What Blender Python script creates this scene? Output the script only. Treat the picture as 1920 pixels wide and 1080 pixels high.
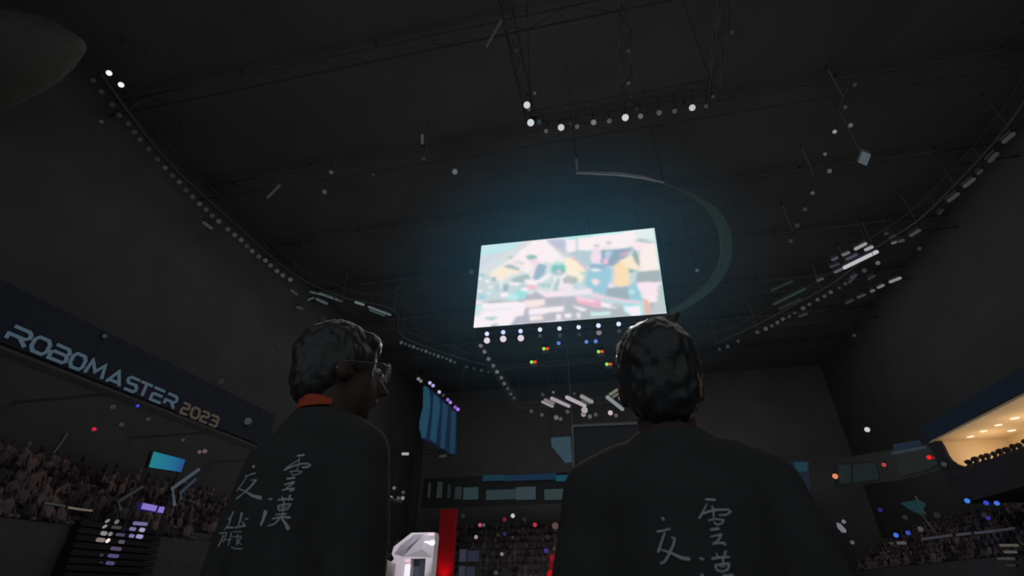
import bpy, bmesh, math, random
import numpy as np
from mathutils import Vector, Matrix, noise
from mathutils.bvhtree import BVHTree

for o in list(bpy.data.objects):
    bpy.data.objects.remove(o)
S = bpy.context.scene
COL = S.collection
random.seed(7)
R = math.radians

# ------------------------------------------------------------------ camera
FPX, PITCH, YAW = 915.0, R(32.0), R(12.0)
CAM = Vector((0, 0, 1.15))
FW = Vector((-math.sin(YAW)*math.cos(PITCH), math.cos(YAW)*math.cos(PITCH), math.sin(PITCH)))
RT = Vector((math.cos(YAW), math.sin(YAW), 0))
UP = RT.cross(FW)
cd = bpy.data.cameras.new('camera')
cam = bpy.data.objects.new('camera', cd)
COL.objects.link(cam)
cam.matrix_world = Matrix(((RT.x, UP.x, -FW.x, CAM.x), (RT.y, UP.y, -FW.y, CAM.y), (RT.z, UP.z, -FW.z, CAM.z), (0, 0, 0, 1)))
cd.sensor_width = 36
cd.lens = FPX/1920*36
cd.clip_start = .05
cd.clip_end = 400
cd.dof.use_dof = True
cd.dof.focus_distance = 2.2
cd.dof.aperture_fstop = 3.4
S.camera = cam

# ------------------------------------------------------------------ world, exposure, big lights
W = bpy.data.worlds.new('night')
S.world = W
W.use_nodes = True
W.node_tree.nodes['Background'].inputs[0].default_value = (.90, .97, 1.0, 1)
W.node_tree.nodes['Background'].inputs[1].default_value = .20      # ambient fill added through the open rear side, lights the people's backs
S.view_settings.view_transform = 'Standard'
S.view_settings.look = 'None'
S.view_settings.exposure = 0
S.view_settings.gamma = 1
S.view_settings.use_curve_mapping = False


def area(name, loc, size, energy, color, rot=(0, 0, 0), spread=None):
    l = bpy.data.lights.new(name, 'AREA')
    l.shape = 'RECTANGLE'
    l.size, l.size_y = size
    l.energy = energy
    l.color = color
    if spread: l.spread = spread
    o = bpy.data.objects.new(name, l)
    o.location = loc
    o.rotation_euler = rot
    COL.objects.link(o)
    return o


def spot(name, loc, target, energy, color, angle, blend=.5, radius=.15):
    l = bpy.data.lights.new(name, 'SPOT')
    l.energy, l.color, l.spot_size, l.spot_blend, l.shadow_soft_size = energy, color, R(angle), blend, radius
    o = bpy.data.objects.new(name, l)
    o.location = loc
    o.rotation_euler = (Vector(target)-Vector(loc)).to_track_quat('-Z', 'Y').to_euler()
    COL.objects.link(o)
    return o


# unseen upward light added to lift roof and walls, as from the lit field
area('field_fill', (0, 33, .6), (28, 48), 1650, (1, .97, .95), (math.pi, 0, 0))
# unseen overhead light added to brighten the stands and crowd
area('stand_fill', (0, 30, 25.2), (44, 40), 2300, (1, .97, .95), (0, 0, 0))

# ------------------------------------------------------------------ helpers


def ray(x, y): return FW + RT*((x-960)/FPX) + UP*((540-y)/FPX)
def onX(x, y, v): r = ray(x, y); return CAM + r*((v-CAM.x)/r.x)
def onY(x, y, v): r = ray(x, y); return CAM + r*((v-CAM.y)/r.y)
def onZ(x, y, v): r = ray(x, y); return CAM + r*((v-CAM.z)/r.z)


def lin(c):
    def f(v):
        v /= 255.
        return v/12.92 if v <= .04045 else ((v+.055)/1.055)**2.4
    return (f(c[0]), f(c[1]), f(c[2]), 1)


MATS = {}


def mat(name, col, rough=.7, spec=.3, metal=0, var=.25, scale=3.0, bump=0):
    """matt painted / fabric / metal surface with a little procedural mottling; col is linear"""
    if name in MATS: return MATS[name]
    m = bpy.data.materials.new(name)
    m.use_nodes = True
    nt = m.node_tree
    b = nt.nodes['Principled BSDF']
    tc = nt.nodes.new('ShaderNodeTexCoord')
    nz = nt.nodes.new('ShaderNodeTexNoise')
    nz.inputs['Scale'].default_value = scale
    nz.inputs['Detail'].default_value = 4
    nt.links.new(tc.outputs['Object'], nz.inputs['Vector'])
    mx = nt.nodes.new('ShaderNodeMix')
    mx.data_type = 'RGBA'
    mx.inputs[6].default_value = tuple(c*(1-var) for c in col[:3])+(1,)
    mx.inputs[7].default_value = tuple(min(1, c*(1+var)) for c in col[:3])+(1,)
    nt.links.new(nz.outputs['Fac'], mx.inputs[0])
    nt.links.new(mx.outputs[2], b.inputs['Base Color'])
    b.inputs['Roughness'].default_value = rough
    b.inputs['Specular IOR Level'].default_value = spec
    b.inputs['Metallic'].default_value = metal
    if bump:
        bp = nt.nodes.new('ShaderNodeBump')
        bp.inputs['Strength'].default_value = bump
        bp.inputs['Distance'].default_value = .02
        nt.links.new(nz.outputs['Fac'], bp.inputs['Height'])
        nt.links.new(bp.outputs['Normal'], b.inputs['Normal'])
    MATS[name] = m
    return m


def emi(col, k=1.0, sample=False):
    """glowing surface, for lamp glass and for cloth or panels that look lit; col is the sRGB colour it shows"""
    key = 'glow_%d_%d_%d_%g_%d' % (*col, k, sample)
    if key in MATS: return MATS[key]
    m = bpy.data.materials.new(key)
    m.use_nodes = True
    b = m.node_tree.nodes['Principled BSDF']
    b.inputs['Base Color'].default_value = (.01, .01, .01, 1)
    b.inputs['Roughness'].default_value = .6
    b.inputs['Specular IOR Level'].default_value = .1
    b.inputs['Emission Color'].default_value = lin(col)
    b.inputs['Emission Strength'].default_value = k
    if not sample: m.cycles.emission_sampling = 'NONE'
    MATS[key] = m
    return m


BLACKMETAL = mat('black_metal', (.03, .03, .033), .6, .3)
CABLE = mat('black_cable', (.045, .045, .047), .9, .05)
TRUSSMETAL = mat('truss_aluminium', (.034, .036, .038), .6, .25)
FARWALL = mat('far_wall_brightened', (.135, .135, .145), .85, .1, scale=.4)  # paler colour makes up for weak light at the far end
DARKWALL = mat('dark_wall_paint', (.062, .066, .066), .85, .1, scale=.4)


def obj(name, bm, m, parent=None, smooth=False):
    me = bpy.data.meshes.new(name)
    if not isinstance(bm, bpy.types.Mesh):
        bmesh.ops.recalc_face_normals(bm, faces=bm.faces)
        bm.to_mesh(me)
        bm.free()
    else:
        me = bm
    if m is not None:
        me.materials.clear()
        me.materials.append(m)
    if smooth:
        for p in me.polygons: p.use_smooth = True
    o = bpy.data.objects.new(name, me)
    COL.objects.link(o)
    if parent is not None:
        o.parent = parent
        o.matrix_parent_inverse = parent.matrix_basis.inverted()
    return o


def tag(o, label, cat, group=None, kind=None):
    if label: o['label'] = label
    if cat: o['category'] = cat
    if group: o['group'] = group
    if kind: o['kind'] = kind
    return o


def empty(name, loc, label, cat, group=None, rot=None):
    o = bpy.data.objects.new(name, None)
    o.empty_display_size = .1
    o.location = loc
    if rot is not None: o.rotation_euler = rot
    COL.objects.link(o)
    return tag(o, label, cat, group)


def struct(name, bm, m):
    o = obj(name, bm, m)
    o['kind'] = 'structure'
    return o


def box(bm, lo, hi):
    lo, hi = Vector(lo), Vector(hi)
    v = [bm.verts.new((x, y, z)) for z in (lo.z, hi.z) for y in (lo.y, hi.y) for x in (lo.x, hi.x)]
    for f in ((0, 1, 3, 2), (4, 6, 7, 5), (0, 4, 5, 1), (2, 3, 7, 6), (0, 2, 6, 4), (1, 5, 7, 3)):
        bm.faces.new([v[i] for i in f])


def frame(d):
    d = Vector(d).normalized()
    a = Vector((0, 0, 1)) if abs(d.z) < .95 else Vector((1, 0, 0))
    s = d.cross(a).normalized()
    return s, s.cross(d).normalized()


def tube(bm, p0, p1, r0, r1=None, n=6, cap=True):
    r1 = r0 if r1 is None else r1
    p0, p1 = Vector(p0), Vector(p1)
    s, t = frame(p1-p0)
    rings = []
    for p, r in ((p0, r0), (p1, r1)):
        rings.append([bm.verts.new(p+s*math.cos(2*math.pi*i/n)*r+t*math.sin(2*math.pi*i/n)*r) for i in range(n)])
    for i in range(n):
        bm.faces.new((rings[0][i], rings[0][(i+1) % n], rings[1][(i+1) % n], rings[1][i]))
    if cap:
        bm.faces.new(rings[0][::-1])
        bm.faces.new(rings[1])


def path(bm, pts, r, n=6):
    pts = [Vector(p) for p in pts]
    rings = []
    for i, p in enumerate(pts):
        d = (pts[min(i+1, len(pts)-1)]-pts[max(i-1, 0)])
        s, t = frame(d)
        rr = r[i] if isinstance(r, (list, tuple)) else r
        rings.append([bm.verts.new(p+s*math.cos(2*math.pi*k/n)*rr+t*math.sin(2*math.pi*k/n)*rr) for k in range(n)])
    for a, b in zip(rings, rings[1:]):
        for i in range(n):
            bm.faces.new((a[i], a[(i+1) % n], b[(i+1) % n], b[i]))
    bm.faces.new(rings[0][::-1])
    bm.faces.new(rings[-1])


def prism(bm, pts, off):
    """flat polygon given in 3D, thickened by the vector off"""
    off = Vector(off)
    a = [bm.verts.new(Vector(p)) for p in pts]
    b = [bm.verts.new(Vector(p)+off) for p in pts]
    bm.faces.new(a)
    bm.faces.new(b[::-1])
    n = len(a)
    for i in range(n):
        bm.faces.new((a[i], b[i], b[(i+1) % n], a[(i+1) % n]))


def truss(bm, p0, p1, w=.3, step=.6, r=.025):
    """square box truss with diagonal lacing"""
    p0, p1 = Vector(p0), Vector(p1)
    s, t = frame(p1-p0)
    h = w/2
    c = [(s*a+t*b)*h for a, b in ((-1, -1), (1, -1), (1, 1), (-1, 1))]
    for o in c: tube(bm, p0+o, p1+o, r, n=5)
    L = (p1-p0).length
    n = max(2, int(L/step))
    for i in range(n):
        a, b = p0.lerp(p1, i/n), p0.lerp(p1, (i+1)/n)
        for k in range(4):
            q = (k+1) % 4
            if i % 2: tube(bm, a+c[k], b+c[q], r*.55, n=4, cap=False)
            else: tube(bm, a+c[q], b+c[k], r*.55, n=4, cap=False)


ORD = ['first', 'second', 'third', 'fourth', 'fifth', 'sixth', 'seventh', 'eighth', 'ninth', 'tenth', 'eleventh', 'twelfth', 'thirteenth', 'fourteenth',
       'fifteenth', 'sixteenth', 'seventeenth', 'eighteenth', 'nineteenth', 'twentieth', 'twenty-first', 'twenty-second', 'twenty-third', 'twenty-fourth',
       'twenty-fifth', 'twenty-sixth', 'twenty-seventh', 'twenty-eighth', 'twenty-ninth', 'thirtieth', 'thirty-first', 'thirty-second', 'thirty-third']

UNIT = {}


def unit_mesh(kind):
    """meshes of a lamp of lens diameter 1, shining along -Z: lens at z=0, housing behind it (+Z)"""
    if kind in UNIT: return UNIT[kind]
    bm = bmesh.new()
    if kind == 'lens':
        prev = None
        for rr, z in ((.5, 0), (.42, -.07), (.25, -.12)):
            ring = [bm.verts.new((math.cos(2*math.pi*i/16)*rr, math.sin(2*math.pi*i/16)*rr, z)) for i in range(16)]
            if prev:
                for i in range(16): bm.faces.new((prev[i], prev[(i+1) % 16], ring[(i+1) % 16], ring[i]))
            else: bm.faces.new(ring)
            prev = ring
        bm.faces.new(prev)
    elif kind == 'housing':
        prof = [(.52, 0), (.6, .0), (.62, .5), (.5, 1.0), (.3, 1.15)]
        rings = [[bm.verts.new((math.cos(2*math.pi*i/14)*r_, math.sin(2*math.pi*i/14)*r_, z+.01)) for i in range(14)] for r_, z in prof]
        for a, b in zip(rings, rings[1:]):
            for i in range(14): bm.faces.new((a[i], a[(i+1) % 14], b[(i+1) % 14], b[i]))
        bm.faces.new(rings[-1]); bm.faces.new(rings[0])
    elif kind == 'yoke':
        for s in (-1, 1): box(bm, (s*.68-.05, -.12, .35), (s*.68+.05, .12, 1.45))
        box(bm, (-.73, -.14, 1.4), (.73, .14, 1.55))
        box(bm, (-.12, -.12, 1.5), (.12, .12, 1.9))
    bmesh.ops.recalc_face_normals(bm, faces=bm.faces)
    me = bpy.data.meshes.new(kind)
    bm.to_mesh(me); bm.free()
    UNIT[kind] = me
    return me


LENSCACHE = {}


def lens_mesh(c, k):
    key = (c, k)
    if key not in LENSCACHE:
        me = unit_mesh('lens').copy()
        me.materials.append(emi(c, k))
        LENSCACHE[key] = me
    return LENSCACHE[key]


AIM = Vector((.3, 1, 1.4))
for k_ in ('housing', 'yoke'):
    unit_mesh(k_).materials.append(BLACKMETAL)


def rod(root, p, z1, name='rod', r_=.008):
    key = 'rod%g' % r_
    if key not in UNIT:
        bm = bmesh.new(); tube(bm, (0, 0, 0), (0, 0, 1), r_, n=4)
        me = bpy.data.meshes.new('rod'); bm.to_mesh(me); bm.free(); me.materials.append(CABLE); UNIT[key] = me
    o = bpy.data.objects.new(name, UNIT[key]); COL.objects.link(o)
    o.parent = root
    o.matrix_parent_inverse = Matrix.LocRotScale(root.location, root.rotation_euler, root.scale).inverted()
    o.location = p; o.scale = (1, 1, z1-p.z)


def arm(root, tip):
    a = Vector(root.location)+(Vector(root.location)-AIM).normalized()*root.scale[0]*1.0
    bm = bmesh.new(); tube(bm, a, tip, .015, n=5)
    obj('arm', bm, BLACKMETAL, root).matrix_parent_inverse = Matrix.LocRotScale(root.location, root.rotation_euler, root.scale).inverted()


def lamp(name, pos, dpx, col, label, group=None, cat='stage lamp', k=1.0, yoke=True, hang=None, aim=AIM):
    """a stage lamp whose glass of the given diameter faces the audience"""
    pos = Vector(pos)
    d = dpx*(pos-CAM).dot(FW)/FPX
    q = (Vector(aim)-pos).to_track_quat('-Z', 'Y')
    root = empty(name, pos, label, cat, group)
    root.rotation_euler = q.to_euler()
    root.scale = (d, d, d)
    parts = [('lens', lens_mesh(col, k)), ('housing', unit_mesh('housing'))]
    if yoke: parts.append(('yoke', unit_mesh('yoke')))
    for n, me in parts:
        o = bpy.data.objects.new(n, me)
        COL.objects.link(o)
        o.parent = root
    if hang is not None: rod(root, pos+(pos-Vector(aim)).normalized()*d*.6, hang, 'hanger_rod' if hang > pos.z else 'stick')
    return root


def batten(name, p0, p1, wpx, col, label, group=None, cat='strip lamp', k=1.0, hang=None):
    """linear lamp: dark channel with a glowing tube under it"""
    p0, p1 = Vector(p0), Vector(p1)
    w = wpx*((p0+p1)/2-CAM).dot(FW)/FPX
    root = empty(name, (p0+p1)/2, label, cat, group)
    bm = bmesh.new()
    d = (p1-p0).normalized()*w*.3
    path(bm, [p0, p0+d, p1-d, p1], [w*.3, w*.5, w*.5, w*.3], 8)
    obj('tube', bm, emi(col, k), root)
    bm = bmesh.new()
    up = Vector((0, 0, w*.55))
    s, t = frame(p1-p0)
    hs = s*w*.55
    prism(bm, [p0-hs+up, p0+hs+up, p1+hs+up, p1-hs+up], (0, 0, w*.5))
    for f in (.15, .85):
        p = p0.lerp(p1, f)+up
        tube(bm, p, p+Vector((0, 0, w*1.6)), w*.08, n=5)
    obj('channel', bm, BLACKMETAL, root)
    if hang is not None: rod(root, (p0+p1)/2+up, hang, 'hanger_rod')
    return root


# ------------------------------------------------------------------ the hall
XW, YF, ZR = 26.0, 64.0, 25.5
bm = bmesh.new(); box(bm, (-XW-.5, -9, -.3), (XW+.5, YF+.5, 0))
struct('floor', bm, mat('dark_floor', (.05, .05, .055), .5, .3, scale=.5))
bm = bmesh.new(); box(bm, (-XW-.5, -9, ZR), (XW+.5, YF+.5, ZR+.4))
struct('ceiling', bm, mat('roof_deck', (.074, .076, .078), .9, .1, scale=.25, var=.3))
bm = bmesh.new(); box(bm, (-XW-.5, -9, 0), (-XW, YF+.5, ZR)); struct('wall_left', bm, DARKWALL)
bm = bmesh.new(); box(bm, (XW, -9, 0), (XW+.5, YF+.5, ZR)); struct('wall_right', bm, mat('right_wall_brightened', (.07, .072, .074), .85, .1, scale=.4))  # right wall colour lightened to offset the weaker light it gets
bm = bmesh.new(); box(bm, (-XW, YF, 0), (XW, YF+.5, ZR)); struct('wall_far', bm, FARWALL)

# roof trusses across the hall
for i, y in enumerate((6, 13, 20, 27, 34, 41, 48, 55)):
    bm = bmesh.new()
    h = .9
    for z in (ZR-.45, ZR-1.7):
        tube(bm, (-XW, y, z), (XW, y, z), .055, n=5)
    n = 26
    for k in range(n):
        xa, xb = -XW+2*XW*k/n, -XW+2*XW*(k+1)/n
        tube(bm, (xa, y, ZR-.45 if k % 2 else ZR-1.7), (xb, y, ZR-1.7 if k % 2 else ZR-.45), .03, n=4)
        if k % 4 == 0: tube(bm, (xa, y, ZR-.45), (xa, y, ZR), .04, n=4)
    o = obj('roof_truss', bm, mat('roof_steel', (.042, .042, .044), .85, .1))
    tag(o, 'dark steel roof truss crossing the hall under the ceiling', 'roof truss', 'roof trusses crossing the hall')
exec_later = []


# ------------------------------------------------------------------ big hanging screen
Q = [(903, 461), (1227, 428), (1250, 588), (888, 615)]
TL = onY(*Q[0], 20.08); TR = onY(*Q[1], 20.33); BR = onY(*Q[2], 20.25); BL = onY(*Q[3], 20.0)
ex = ((TR-TL)+(BR-BL))/2; ey = ((BL-TL)+(BR-TR))/2
ctr = (TL+TR+BR+BL)/4
nrm = ex.cross(ey).normalized()
if nrm.y > 0: nrm = -nrm          # towards the camera
T0 = ctr-ex/2-ey/2
GW, GH = 150, 82


def proj(p):
    d = p-CAM
    z = d.dot(FW)
    return 960+FPX*d.dot(RT)/z, 540-FPX*d.dot(UP)/z


# the picture the screen shows: painted as colour patches on a fine grid of pixels
px = np.zeros((GH+1, GW+1, 2))
for j in range(GH+1):
    for i in range(GW+1):
        px[j, i] = proj(T0+ex*(i/GW)+ey*(j/GH))
img = np.ones((GH+1, GW+1, 3))*np.array((196, 216, 222.))


def inside(poly):
    x, y = px[..., 0], px[..., 1]
    c = np.zeros(x.shape, bool)
    n = len(poly)
    for a in range(n):
        x1, y1 = poly[a]; x2, y2 = poly[(a+1) % n]
        if y1 == y2: continue
        k = ((y1 > y) != (y2 > y)) & (x < (x2-x1)*(y-y1)/(y2-y1)+x1)
        c ^= k
    return c


def pa(col, pts, o=(880, 420)):
    img[inside([(o[0]+a/5.4, o[1]+b/5.4) for a, b in pts])] = col


def pb(col, pts): pa(col, pts, (1060, 420))


def ell(cx, cy, rx, ry, n=14):
    return [(cx+rx*math.cos(2*math.pi*i/n), cy+ry*math.sin(2*math.pi*i/n)) for i in range(n)]


WH = (250, 238, 246)
# left half
pa((165, 226, 234), [(110, 210), (560, 165), (420, 290), (200, 380), (90, 470)])
pa((190, 205, 222), [(110, 330), (420, 270), (200, 400), (90, 470)])
pa((205, 212, 215), [(560, 180), (700, 160), (400, 320), (150, 470), (110, 470), (300, 340)])
pa((240, 232, 232), [(650, 170), (460, 330), (240, 470), (180, 560), (400, 540), (560, 470), (640, 330)])
pa(WH, [(640, 175), (770, 160), (900, 290), (1090, 520), (960, 560), (860, 400), (760, 380), (720, 560), (560, 540), (560, 380), (450, 330)])
pa((248, 232, 205), [(230, 470), (380, 420), (560, 470), (420, 520), (340, 580), (220, 560)])
pa((130, 160, 165), [(340, 430), (420, 410), (520, 460), (500, 475), (400, 450)])
pa((170, 175, 170), [(440, 400), (500, 380), (560, 405), (545, 415), (500, 395)])
pa((165, 182, 178), [(380, 330), (450, 320), (450, 345), (400, 355)])
pa((165, 170, 205), [(780, 165), (980, 160), (980, 290), (900, 280)])
pa((200, 190, 195), [(800, 170), (1080, 380), (1080, 420), (860, 230)])
pa((250, 236, 200), [(960, 340), (1080, 440), (1080, 560), (990, 540), (960, 430)])
pa((175, 200, 205), [(80, 490), (200, 520), (300, 600), (460, 580), (560, 640), (560, 780), (70, 790)])
for c, x, y, w, h in (((240, 240, 250), 110, 555, 22, 16), ((245, 240, 250), 180, 580, 26, 18), ((120, 175, 190), 130, 520, 30, 14), ((110, 150, 165), 250, 560, 18, 24),
                      ((235, 235, 245), 215, 640, 26, 18), ((100, 195, 215), 130, 735, 36, 22), ((150, 190, 205), 290, 650, 30, 30), ((225, 232, 240), 320, 600, 14, 60),
                      ((110, 140, 155), 370, 650, 22, 40), ((250, 245, 252), 355, 718, 46, 24), ((245, 245, 250), 110, 680, 26, 14), ((190, 225, 232), 200, 700, 30, 20),
                      ((110, 215, 215), 520, 710, 60, 50), ((160, 230, 230), 440, 740, 60, 40), ((250, 245, 250), 470, 605, 70, 18), ((140, 190, 195), 540, 620, 40, 14)):
    pa(c, ell(x, y, w, h))
pa((100, 160, 150), ell(630, 338, 55, 24))
pa((240, 205, 225), ell(660, 385, 52, 30))
pa((105, 150, 180), [(700, 400), (780, 420), (770, 500), (700, 570), (640, 560), (660, 470)])
pa((240, 225, 235), [(640, 410), (680, 440), (640, 560), (600, 560), (620, 470)])
pa((130, 165, 170), [(420, 560), (600, 500), (620, 560), (540, 600), (430, 590)])
pa((250, 240, 248), [(560, 560), (700, 570), (800, 500), (830, 520), (740, 590), (700, 620), (560, 610)])
pa((238, 165, 185), [(575, 620), (690, 620), (680, 665), (600, 665)])
pa((140, 190, 190), [(690, 600), (830, 600), (830, 650), (720, 640)])
pa((70, 175, 165), ell(905, 460, 75, 62)); pa((160, 225, 215), ell(905, 400, 60, 20)); pa((235, 170, 200), ell(908, 490, 26, 24))
pa((150, 185, 185), [(830, 560), (1000, 540), (960, 680), (840, 680)])
pa((245, 240, 248), [(870, 530), (900, 545), (850, 620), (830, 830), (800, 830), (830, 620)])
pa((245, 240, 248), [(920, 530), (960, 530), (930, 680), (900, 680)])
pa((150, 150, 150), ell(1040, 570, 70, 42)); pa((240, 225, 232), ell(1010, 640, 60, 50))
pa((150, 152, 168), [(590, 690), (1090, 720), (1090, 1010), (560, 1030), (430, 1040), (480, 880), (560, 760)])
pa((155, 175, 182), [(950, 740), (1090, 740), (1090, 900), (960, 900)])
pa((250, 225, 240), [(700, 650), (760, 690), (1090, 670), (1090, 730), (770, 745), (700, 700)])
pa((245, 240, 250), ell(560, 668, 40, 18)); pa((205, 225, 232), ell(615, 700, 34, 16))
pa((140, 150, 160), [(60, 790), (560, 770), (560, 790), (120, 810), (60, 830)])
pa(WH, [(60, 790), (130, 780), (130, 805), (60, 815)]); pa((160, 240, 232), [(65, 830), (120, 825), (115, 865), (65, 865)])
pa(WH, [(125, 805), (540, 785), (540, 850), (130, 870)]); pa((250, 225, 225), [(550, 775), (765, 760), (765, 830), (550, 850)])
pa(WH, [(440, 800), (560, 790), (560, 880), (440, 890)])
pa(WH, [(600, 860), (950, 830), (955, 890), (600, 925)]); pa(WH, [(105, 890), (550, 860), (560, 920), (480, 940), (400, 1030), (290, 1030), (290, 980), (200, 960), (110, 1000)])
pa(WH, [(45, 930), (100, 940), (290, 985), (200, 1050), (45, 1060)])
pa((110, 180, 160), [(160, 955), (290, 945), (230, 975), (180, 970)]); pa((120, 160, 150), [(230, 1020), (290, 1015), (280, 1045), (220, 1050)])
pa((250, 238, 240), [(608, 940), (745, 930), (745, 975), (610, 982)]); pa((250, 210, 195), [(680, 945), (740, 940), (740, 965), (680, 970)])
pa(WH, [(873, 915), (925, 912), (925, 965), (875, 968)]); pa(WH, [(955, 918), (1035, 912), (1035, 955), (975, 965)])
pa((235, 245, 250), [(780, 990), (1000, 975), (1000, 1000), (780, 1015)]); pa((190, 215, 240), [(480, 1020), (560, 1010), (560, 1030), (480, 1038)])
pa(WH, [(1045, 820), (1085, 820), (1085, 860), (1060, 855)])
# right half
pb((175, 205, 215), [(0, 130), (900, 40), (1030, 900), (500, 1000), (0, 1010)])
pb((135, 238, 232), [(0, 120), (890, 30), (890, 62), (400, 105), (0, 160)])
pb((215, 238, 240), [(680, 62), (895, 42), (915, 180), (820, 150), (700, 170)])
pb(WH, [(130, 145), (700, 70), (720, 150), (660, 230), (480, 260), (130, 270)])
pb(WH, [(0, 160), (105, 160), (110, 290), (20, 290)])
pb((150, 185, 200), [(30, 300), (120, 270), (280, 280), (260, 420), (200, 440)])
pb((215, 175, 190), [(30, 300), (70, 320), (240, 465), (210, 480), (60, 360)])
pb((252, 238, 200), [(0, 340), (60, 350), (180, 440), (210, 500), (150, 600), (100, 560), (0, 500)])
pb((165, 205, 190), [(130, 490), (210, 480), (200, 540)])
pb((150, 162, 162), ell(50, 570, 80, 40)); pb((240, 225, 232), ell(10, 640, 70, 40))
pb((95, 130, 160), [(360, 270), (500, 260), (680, 240), (620, 330), (480, 430), (400, 430), (350, 380)])
pb((185, 140, 180), [(540, 310), (640, 270), (650, 300), (560, 340)])
pb((240, 215, 238), [(285, 230), (340, 230), (370, 330), (350, 400), (270, 410), (255, 340)]); pb((120, 165, 150), ell(315, 218, 28, 9)); pb((110, 150, 140), ell(440, 190, 26, 8))
pb((240, 228, 240), ell(425, 235, 40, 30)); pb((150, 190, 225), [(400, 280), (480, 280), (440, 360), (400, 350)]); pb((240, 175, 215), ell(410, 380, 28, 32))
pb((110, 180, 205), [(230, 470), (400, 430), (470, 460), (460, 600), (400, 720), (280, 690), (190, 610)])
pb((95, 150, 190), [(260, 400), (400, 420), (390, 470), (250, 460)]); pb((240, 245, 248), [(260, 455), (360, 455), (355, 480), (260, 480)])
pb((250, 215, 215), [(265, 560), (345, 560), (345, 600), (305, 630), (270, 600)])
pb((225, 190, 170), [(490, 430), (560, 360), (660, 330), (640, 630), (490, 630)])
pb((252, 212, 150), [(500, 420), (640, 360), (650, 610), (560, 640), (500, 620)])
pb((250, 228, 190), [(560, 370), (680, 310), (760, 480), (660, 460), (600, 430)])
pb((105, 135, 130), [(690, 250), (740, 320), (750, 420), (715, 400), (680, 320)]); pb((250, 225, 235), ell(760, 220, 90, 52)); pb((140, 180, 170), [(700, 170), (770, 148), (850, 180), (880, 195), (760, 185)])
pb((250, 236, 228), [(780, 230), (925, 180), (965, 480), (760, 480), (740, 340)])
pb((70, 150, 150), [(640, 455), (740, 478), (650, 492)])
pb((240, 215, 238), ell(460, 622, 30, 30))
pb((115, 140, 155), [(430, 650), (640, 640), (640, 770), (400, 730)])
pb((110, 180, 200), [(640, 640), (720, 570), (780, 780), (640, 770)]); pb((150, 225, 232), ell(670, 690, 36, 26))
pb((125, 145, 150), [(720, 490), (965, 465), (980, 580), (930, 590), (720, 590)])
pb((250, 222, 235), [(715, 600), (975, 580), (970, 640), (930, 790), (870, 800), (780, 740), (730, 640)])
pb((250, 235, 235), [(780, 740), (930, 740), (920, 800), (850, 800)])
pb((165, 180, 185), [(940, 620), (1000, 600), (1030, 905), (860, 920), (860, 800), (930, 790)])
pb((240, 140, 110), [(790, 770), (840, 770), (860, 920), (820, 925)]); pb((150, 150, 155), [(850, 790), (900, 800), (870, 900)])
pb((150, 205, 215), [(380, 720), (740, 790), (720, 820), (600, 820), (370, 760)]); pb((245, 190, 215), [(280, 700), (420, 740), (760, 790), (740, 810), (280, 740)])
pb((145, 155, 165), [(0, 740), (120, 740), (600, 830), (800, 940), (500, 965), (0, 1000)])
pb((240, 225, 240), [(0, 670), (270, 655), (280, 710), (0, 730)])
pb((238, 150, 180), [(90, 735), (350, 770), (350, 860), (120, 800)]); pb((250, 200, 225), [(120, 735), (300, 775), (290, 800), (130, 770)])
pb(WH, [(70, 825), (220, 860), (220, 880), (160, 882), (85, 845)]); pb(WH, [(360, 790), (470, 810), (470, 862), (360, 840)]); pb((205, 225, 232), [(475, 825), (550, 845), (475, 860)])
pb((190, 240, 232), [(260, 895), (460, 880), (455, 918), (260, 935)]); pb(WH, [(0, 912), (65, 910), (60, 950), (0, 960)]); pb(WH, [(105, 900), (145, 895), (150, 950), (125, 955)])
pb((90, 225, 215), [(580, 835), (770, 815), (800, 940), (680, 945), (585, 885)]); pb((250, 235, 246), [(590, 842), (760, 825), (770, 930), (680, 935), (600, 880)])
pb((85, 205, 200), [(895, 40), (912, 60), (1032, 900), (1012, 900)])
# soften a touch, as LED pixels seen from afar
for _ in range(3):
    p = np.pad(img, ((1, 1), (1, 1), (0, 0)), 'edge')
    img = (p[:-2, 1:-1]+p[2:, 1:-1]+p[1:-1, :-2]+p[1:-1, 2:]+4*p[1:-1, 1:-1])/8
# cool white of the LED panel
img = img*.66+np.array((228, 232, 238.))*.34      # washed out, as the bright LED panel shows it
v = img/255.
lin_img = np.where(v <= .04045, v/12.92, ((v+.055)/1.055)**2.4)

scr = empty('hanging_screen', ctr-ey*0, 'large bright video screen hanging in the middle of the dark hall', 'screen')
me = bpy.data.meshes.new('display')
vs = [tuple(T0+ex*(i/GW)+ey*(j/GH)+nrm*.02) for j in range(GH+1) for i in range(GW+1)]
fs = [(j*(GW+1)+i, (j+1)*(GW+1)+i, (j+1)*(GW+1)+i+1, j*(GW+1)+i+1) for j in range(GH) for i in range(GW)]
me.from_pydata(vs, [], fs)
ca = me.color_attributes.new('picture', 'FLOAT_COLOR', 'POINT')
ca.data.foreach_set('color', np.concatenate([lin_img.reshape(-1, 3), np.ones(((GW+1)*(GH+1), 1))], 1).astype(np.float32).ravel())
m = bpy.data.materials.new('screen_picture'); m.use_nodes = True
nt = m.node_tree; b = nt.nodes['Principled BSDF']
at = nt.nodes.new('ShaderNodeAttribute'); at.attribute_name = 'picture'
nt.links.new(at.outputs['Color'], b.inputs['Emission Color'])
b.inputs['Base Color'].default_value = (.01, .01, .01, 1)
b.inputs['Emission Strength'].default_value = 1.06
m.cycles.emission_sampling = 'FRONT_BACK'
disp = obj('display', me, m, scr)
exn, eyn = ex.normalized(), ey.normalized()
bm = bmesh.new()
b0 = T0-exn*.06-eyn*.06; ew = ex+exn*.12; eh = ey+eyn*.12
prism(bm, [b0, b0+ew, b0+ew+eh, b0+eh], -nrm*.35)
for f in bm.faces: pass
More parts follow.
